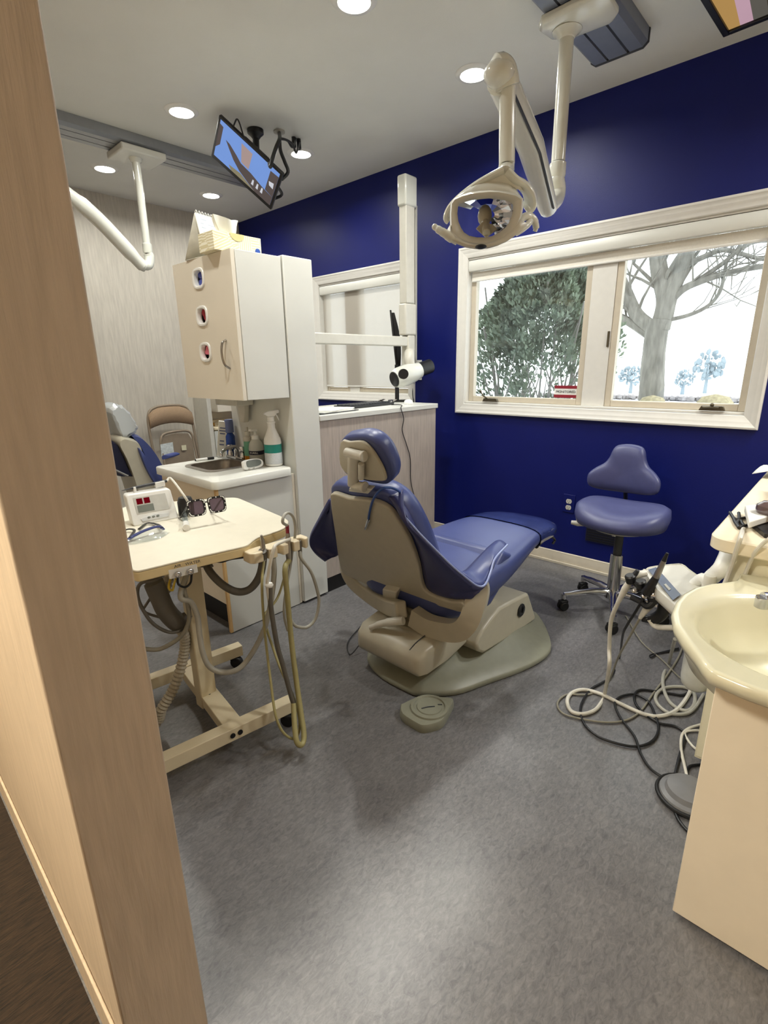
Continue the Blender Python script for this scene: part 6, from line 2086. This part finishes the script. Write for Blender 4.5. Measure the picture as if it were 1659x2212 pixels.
# ------------------------------------------------------------------ vanity with moulded basin
va = thing('vanity_cabinet', 'cream cabinet under the marble basin in the right foreground', 'cabinet', (1.28, -.2, 0))
MB().mm(1.046, 1.062, -.60, .1055, .012, .613).build('front_panel', M['cream_lam'], va, bevel=.0015)
MB().mm(1.063, 1.54, -.60, .095, .018, .46).build('carcass', M['warm_lam'], va)
MB().mm(1.10, 1.50, -.55, .07, .0, .0175).build('plinth', M['black_kick'], va)
bs = thing('basin', 'cream cultured marble basin with a bulging oval rim', 'basin', (1.25, 0, .6))
BC = (1.245, .0)
outl = [(.962, -.60), (.962, -.2), (.972, .06), (.982, .112), (1.000, .127), (1.030, .145), (1.075, .176), (1.13, .207), (1.19, .226), (1.25, .2335), (1.31, .232), (1.37, .220), (1.42, .196), (1.455, .170), (1.485, .150), (1.52, .148), (1.545, .150), (1.560, .10), (1.560, -.60)]
# dense resample, one point per direction
dense = []
for i in range(len(outl) - 1):
    a, c_ = outl[i], outl[i + 1]
    n = max(1, int(math.dist(a, c_) / .012))
    for k in range(n):
        dense.append((a[0] + (c_[0] - a[0]) * k / n, a[1] + (c_[1] - a[1]) * k / n))
dense.append(outl[-1])
nb = 40
for k in range(1, nb):
    dense.append((1.560 + (.962 - 1.560) * k / nb, -.60))
def bring(f_in=None, z=0, shrink=0.0, ell=None):
    out_ = []
    for x, y in dense:
        dx, dy = x - BC[0], y - BC[1]
        if ell:
            a = math.atan2(dy / ell[1], dx / ell[0])
            out_.append((BC[0] + ell[2] + ell[0] * math.cos(a), BC[1] + ell[3] + ell[1] * math.sin(a), z))
        else:
            L_ = math.hypot(dx, dy)
            out_.append((x - dx / L_ * shrink, y - dy / L_ * shrink, z))
    return out_
ZB = .66
b = MB()
b.loft([bring(z=.47, ell=(.11, .10, .03, -.02)), bring(z=.495, ell=(.155, .160, .03, -.015)), bring(z=.535, ell=(.185, .20, .025, -.008)), bring(z=.585, ell=(.197, .218, .022, -.004)), bring(z=.615, shrink=.030), bring(z=.622, shrink=.022), bring(z=.632, shrink=.004), bring(z=.645, shrink=.0), bring(z=ZB - .004, shrink=.002), bring(z=ZB, shrink=.010), bring(z=ZB - .003, shrink=.018),
        bring(z=ZB - .010, ell=(.214, .203, .012, .0)), bring(z=ZB - .016, ell=(.200, .190, .012, .0)), bring(z=ZB - .030, ell=(.190, .180, .012, .0)), bring(z=ZB - .075, ell=(.172, .162, .012, -.005)), bring(z=ZB - .115, ell=(.145, .136, .012, -.008)), bring(z=ZB - .140, ell=(.095, .09, .012, -.01)), bring(z=ZB - .148, ell=(.05, .045, .01, -.012)), bring(z=ZB - .149, ell=(.01, .01, .01, -.012))])
b.build('bowl', M['marble'], bs, smooth=60)
fa = thing('basin_faucet', 'chrome faucet spout tip over the basin at the right edge', 'faucet', (1.47, -.1, .66))
b = MB()
tipp = Vector((1.310,0.078,0.693))
b.tube(spl([(1.50, -.12, .655), (1.50, -.12, .73), (1.48, -.10, .755), (1.40, -.02, .745), tipp + Vector((.03, -.035, .006)), tipp + Vector((0, 0, .002))], 6), .013, 14)
b.lathe([(.014, .004), (.0145, .0), (.0145, -.020), (.011, -.022)], tipp, 18)
b.build('spout', M['chrome'], fa)

# canister
cn = MB()
cc_ = Vector((1.864,0.263,0.120))
cx_, cy_ = 1.85, .245
cn.lathe([(.010, .095), (.030, .10), (.044, .115), (.048, .14), (.048, .30), (.044, .32), (.034, .335), (.030, .35), (.03, .39), (.002, .395)], (cx_, cy_, 0), 28)
ca = thing('suction_canister', 'pale grey rounded canister fixed to the cabinet side behind the basin', 'canister', (cx_, cy_, .1))
cn.build('canister_body', mat('pale_canister', (206, 206, 198), .35), ca)
b = MB()
b.box((cx_ - .02, cy_ - .055, .22), (.05, .024, .10))
b.build('canister_bracket', M['hose_light'], ca, bevel=.003)

# ------------------------------------------------------------------ delivery unit with instruments
du = thing('delivery_unit', 'ivory dental control unit with dark touch strip on a pivoting arm', 'control unit', (1.66, .33, .55))
UZ = .552
tp = [V(p) for p in [(1.661,0.408,0.552),(1.691,0.414,0.552),(1.722,0.409,0.552),(1.766,0.382,0.552),(1.813,0.346,0.552),(1.811,0.329,0.552),(1.786,0.310,0.552),(1.664,0.232,0.552),(1.460,0.266,0.552)]]
b = MB()
loop = smooth_loop(tp, 2)
cu_ = sum(loop, Vector()) / len(loop)
b.loft([[cu_ + (p - cu_) * f + Vector((0, 0, z)) for p in loop] for f, z in ((.90, -.040), (.97, -.036), (1.0, -.022), (1.0, -.004), (.985, 0), (.93, .0005), (.92, -.002), (.3, -.002))])
b.build('housing', M['ivory'], du, smooth=50)
b = MB()
b.prism([V(p) for p in [(1.684,0.404,0.554),(1.721,0.390,0.554),(1.548,0.278,0.554),(1.494,0.285,0.554)]], (0, 0, .0015))
tsp = b.build('touch_strip', mat('slate_panel', (70, 80, 104), .2), du)
b = MB()
b.prism([V(p) for p in [(1.588,0.333,0.556),(1.598,0.330,0.556),(1.566,0.308,0.556),(1.552,0.310,0.556)]], (0, 0, .001))
b.build('indicator', M['hose_light'], tsp)
ar = MB()
ar.tube(spl([(1.80, .212, .66), (1.660,0.204,0.629), (1.660,0.224,0.591), (1.660,0.235,0.567)], 5), [.022, .023, .022, .017], 14)
ar.tube(spl([(1.660,0.235,0.567), (1.665, .250, .575), (1.68, .27, .545)], 5), .016, 12)
ar.build('pivot_arm', M['white'], du)
b = MB()
b.lathe([(.018, -.012), (.0185, .004), (.016, .012), (.016, .024), (.014, .027), (.002, .028)], (1.630,0.226,0.575), 20)
b.build('arm_knob', M['ivory'], du)
b = MB()
kp = Vector((1.600,0.377,0.531))
b.tube(spl([(1.620,0.342,0.544), (1.600,0.356,0.525), (1.590,0.387,0.531), (1.600,0.432,0.540)], 6), (.010, .014), 10)
for px_ in ((1.590,0.427,0.548), (1.580,0.393,0.543), (1.575,0.372,0.526), (1.570,0.353,0.512)):
    b.lathe([(.011, -.014), (.016, -.012), (.016, .010), (.012, .014)], px_, 14, (-.3, .2, .9))
b.tube(spl([(1.580,0.414,0.492), (1.570,0.383,0.490), (1.560,0.360,0.486), (1.570,0.343,0.515)], 6), .010, 8)
b.build('instrument_cradle', M['black'], du)
b = MB()
for px_ in ((1.570,0.404,0.521), (1.560,0.374,0.515), (1.565,0.348,0.527)):
    b.lathe([(.006, -.008), (.009, -.006), (.009, .006), (.006, .008)], px_, 12, (-.6, -.4, .5))
b.tube([(1.560,0.372,0.522), (1.560,0.342,0.525)], .006, 8)
b.build('cradle_hardware', M['chrome'], du)
b = MB()
b.tube(spl([(1.630,0.397,0.562), (1.610,0.413,0.558), (1.600,0.427,0.544)], 5), .011, 10)
b.build('cradle_stem', M['ivory'], du)
b = MB()
b.tube(spl([(1.600,0.321,0.499), (1.600,0.329,0.457), (1.600,0.351,0.429), (1.600,0.380,0.423)], 5), [.020, .018, .018, .012], 12)
b.build('lower_cradle', M['black'], du)
b = MB()
b.tube(spl([(1.590,0.357,0.431), (1.590,0.344,0.416), (1.585,0.326,0.417), (1.560,0.285,0.441), (1.530,0.228,0.474)], 5), .0085, 10)
b.build('support_tube', M['hose_white'], du)

def inst(label, body, mats, rs, hose_pts, hr, hm, name='handpiece'):
    t_ = thing(name, label, 'handpiece', body[-1])
    for k in range(len(body) - 1):
        b_ = MB()
        b_.tube([body[k], body[k + 1]], [rs[k], rs[k + 1]], 12)
        b_.build(['tip', 'sleeve', 'grip', 'neck'][k], mats[k], t_)
    b_ = MB()
    b_.tube(spl([body[-1]] + hose_pts, 7), hr, 8)
    b_.build('hose', hm, t_)
    return t_
FZ = .007
inst('black tipped silver handpiece pointing up in front of the control unit', [V(p) for p in [(1.560,0.330,0.666),(1.560,0.336,0.640),(1.560,0.350,0.584),(1.560,0.370,0.526)]], [M['black'], M['steel'], M['black']], [.004, .007, .010, .016], [V(p) for p in [(1.570,0.393,0.458), (1.620,0.427,0.374), (1.700,0.458,0.290)] + [(2.032,0.549,0.007),(1.877,0.526,0.007),(1.805,0.539,0.007),(1.732,0.555,0.007),(1.616,0.544,0.007),(1.536,0.503,0.007),(1.500,0.442,0.007),(1.511,0.372,0.007),(1.541,0.325,0.007),(1.598,0.299,0.007),(1.669,0.301,0.007),(1.737,0.330,0.007),(1.803,0.372,0.007),(1.812,0.422,0.007),(1.764,0.456,0.007),(1.709,0.457,0.007),(1.645,0.417,0.007),(1.581,0.351,0.007),(1.508,0.308,0.007),(1.461,0.261,0.007),(1.457,0.203,0.007),(1.479,0.153,0.007),(1.492,0.104,0.007)]], .0042, M['hose_black'])
inst('white handpiece with dark tip standing in the left cradle by the stool', [V(p) for p in [(1.600,0.412,0.577),(1.600,0.421,0.557),(1.600,0.442,0.505),(1.600,0.457,0.455)]], [M['dark'], M['hose_white'], M['hose_white']], [.006, .009, .011, .007], [V(p) for p in [(1.630,0.481,0.367), (1.640,0.479,0.258), (1.620,0.466,0.201)] + [(1.737,0.505,0.008),(1.640,0.495,0.008),(1.580,0.517,0.008),(1.563,0.555,0.008),(1.607,0.591,0.008),(1.666,0.599,0.008),(1.716,0.572,0.008),(1.731,0.512,0.008),(1.721,0.442,0.008),(1.717,0.362,0.008),(1.741,0.317,0.008),(1.811,0.283,0.008),(1.925,0.272,0.008),(2.054,0.277,0.008),(2.171,0.285,0.008)]], .0068, M['hose_white'])
inst('grey coned handpiece lying low in the cradle beside the unit', [V(p) for p in [(1.580,0.346,0.514),(1.580,0.352,0.499),(1.580,0.370,0.462),(1.580,0.383,0.430)]], [M['chrome'], M['ivory'], M['ivory']], [.010, .013, .010, .006], [V(p) for p in [(1.620,0.415,0.336), (1.720,0.469,0.188)] + [(1.803,0.521,0.006),(1.700,0.551,0.006),(1.649,0.609,0.006),(1.579,0.615,0.006),(1.537,0.578,0.006),(1.546,0.523,0.006),(1.590,0.444,0.006),(1.650,0.395,0.006),(1.733,0.375,0.006),(1.859,0.372,0.006),(2.020,0.366,0.006),(2.194,0.366,0.006),(2.308,0.375,0.006)]], .0036, M['hose_grey'])
def cable(name, label, pts, r, m_, cat='cable'):
    b_ = MB()
    b_.tube(spl([V(p) for p in pts], 7), r, 8)
    return tag(b_.build(name, m_), label, cat)
cable('floor_hose', 'light grey hose coiled on the floor left of the canister', [(1.800,0.319,0.285)] + [(2.128,0.385,0.008),(2.008,0.375,0.008),(1.913,0.348,0.008),(1.842,0.305,0.008),(1.832,0.258,0.008),(1.880,0.243,0.008),(1.957,0.256,0.008),(1.981,0.292,0.008),(1.935,0.344,0.008),(1.865,0.361,0.008),(1.809,0.342,0.008),(1.781,0.297,0.008),(1.813,0.254,0.008),(1.868,0.237,0.008),(1.979,0.231,0.008)], .0062, M['hose_light'])
cable('floor_cable', 'thin clear grey cable crossing the floor below the stool to the canister', [(2.432,0.653,0.006),(2.230,0.523,0.006),(2.131,0.412,0.006),(2.039,0.321,0.006),(2.024,0.270,0.006)], .0028, M['hose_grey'])
cable('floor_cable', 'short twisted black cable on the floor just left of the canister', [(2.263,0.381,0.006),(2.209,0.414,0.006),(2.162,0.447,0.006),(2.132,0.459,0.006),(2.122,0.449,0.006),(2.168,0.440,0.006),(2.228,0.410,0.006),(2.275,0.384,0.006)], .0030, M['hose_black'])
cable('floor_cable', 'black cable looping along the floor beside the vanity front', [(2.063,0.271,0.006),(1.938,0.282,0.006),(1.902,0.335,0.006),(1.860,0.412,0.006),(1.799,0.418,0.006),(1.741,0.385,0.006),(1.705,0.314,0.006),(1.722,0.261,0.006),(1.691,0.228,0.006),(1.565,0.215,0.006),(1.455,0.202,0.006),(1.398,0.191,0.006),(1.336,0.167,0.006),(1.305,0.138,0.006),(1.291,0.102,0.006)], .0045, M['hose_black'])
cable('floor_cable', 'black loop of cable at the foot of the cream cabinet', [(1.619,0.127,0.006),(1.586,0.158,0.006),(1.556,0.182,0.006),(1.524,0.183,0.006),(1.506,0.171,0.006),(1.484,0.131,0.006),(1.491,0.086,0.006)], .0042, M['hose_black'])
cable('floor_cable', 'white cable arching on the floor beside the cream cabinet', [(1.822,0.178,0.008),(1.781,0.204,0.008),(1.732,0.228,0.008),(1.683,0.234,0.008),(1.612,0.219,0.008),(1.534,0.190,0.008),(1.475,0.168,0.008)], .0046, M['hose_white'])
cable('floor_cable', 'short pale cable end behind the white arched cable', [(1.762,0.180,0.007),(1.741,0.210,0.007),(1.711,0.230,0.007),(1.683,0.219,0.007),(1.652,0.191,0.007),(1.649,0.164,0.007)], .0040, M['hose_white'])
gp_ = thing('foot_control', 'grey round foot control half hidden by the vanity', 'pedal', (1.40, .10, 0))
b = MB()
b.lathe([(.075, 0), (.078, .004), (.072, .022), (.06, .026), (.055, .04), (.02, .046), (.002, .046)], (1.42, .158, 0), 32)
b.build('control_disc', mat('grey_foot_control', (120, 120, 122), .4), gp_)
b = MB()
b.tube([(1.42 + .078 * math.cos(a), .158 + .078 * math.sin(a), .012) for a in [2 * PI * k / 28 for k in range(29)]], .006, 8)
b.build('rubber_ring', M['rubber'], gp_)
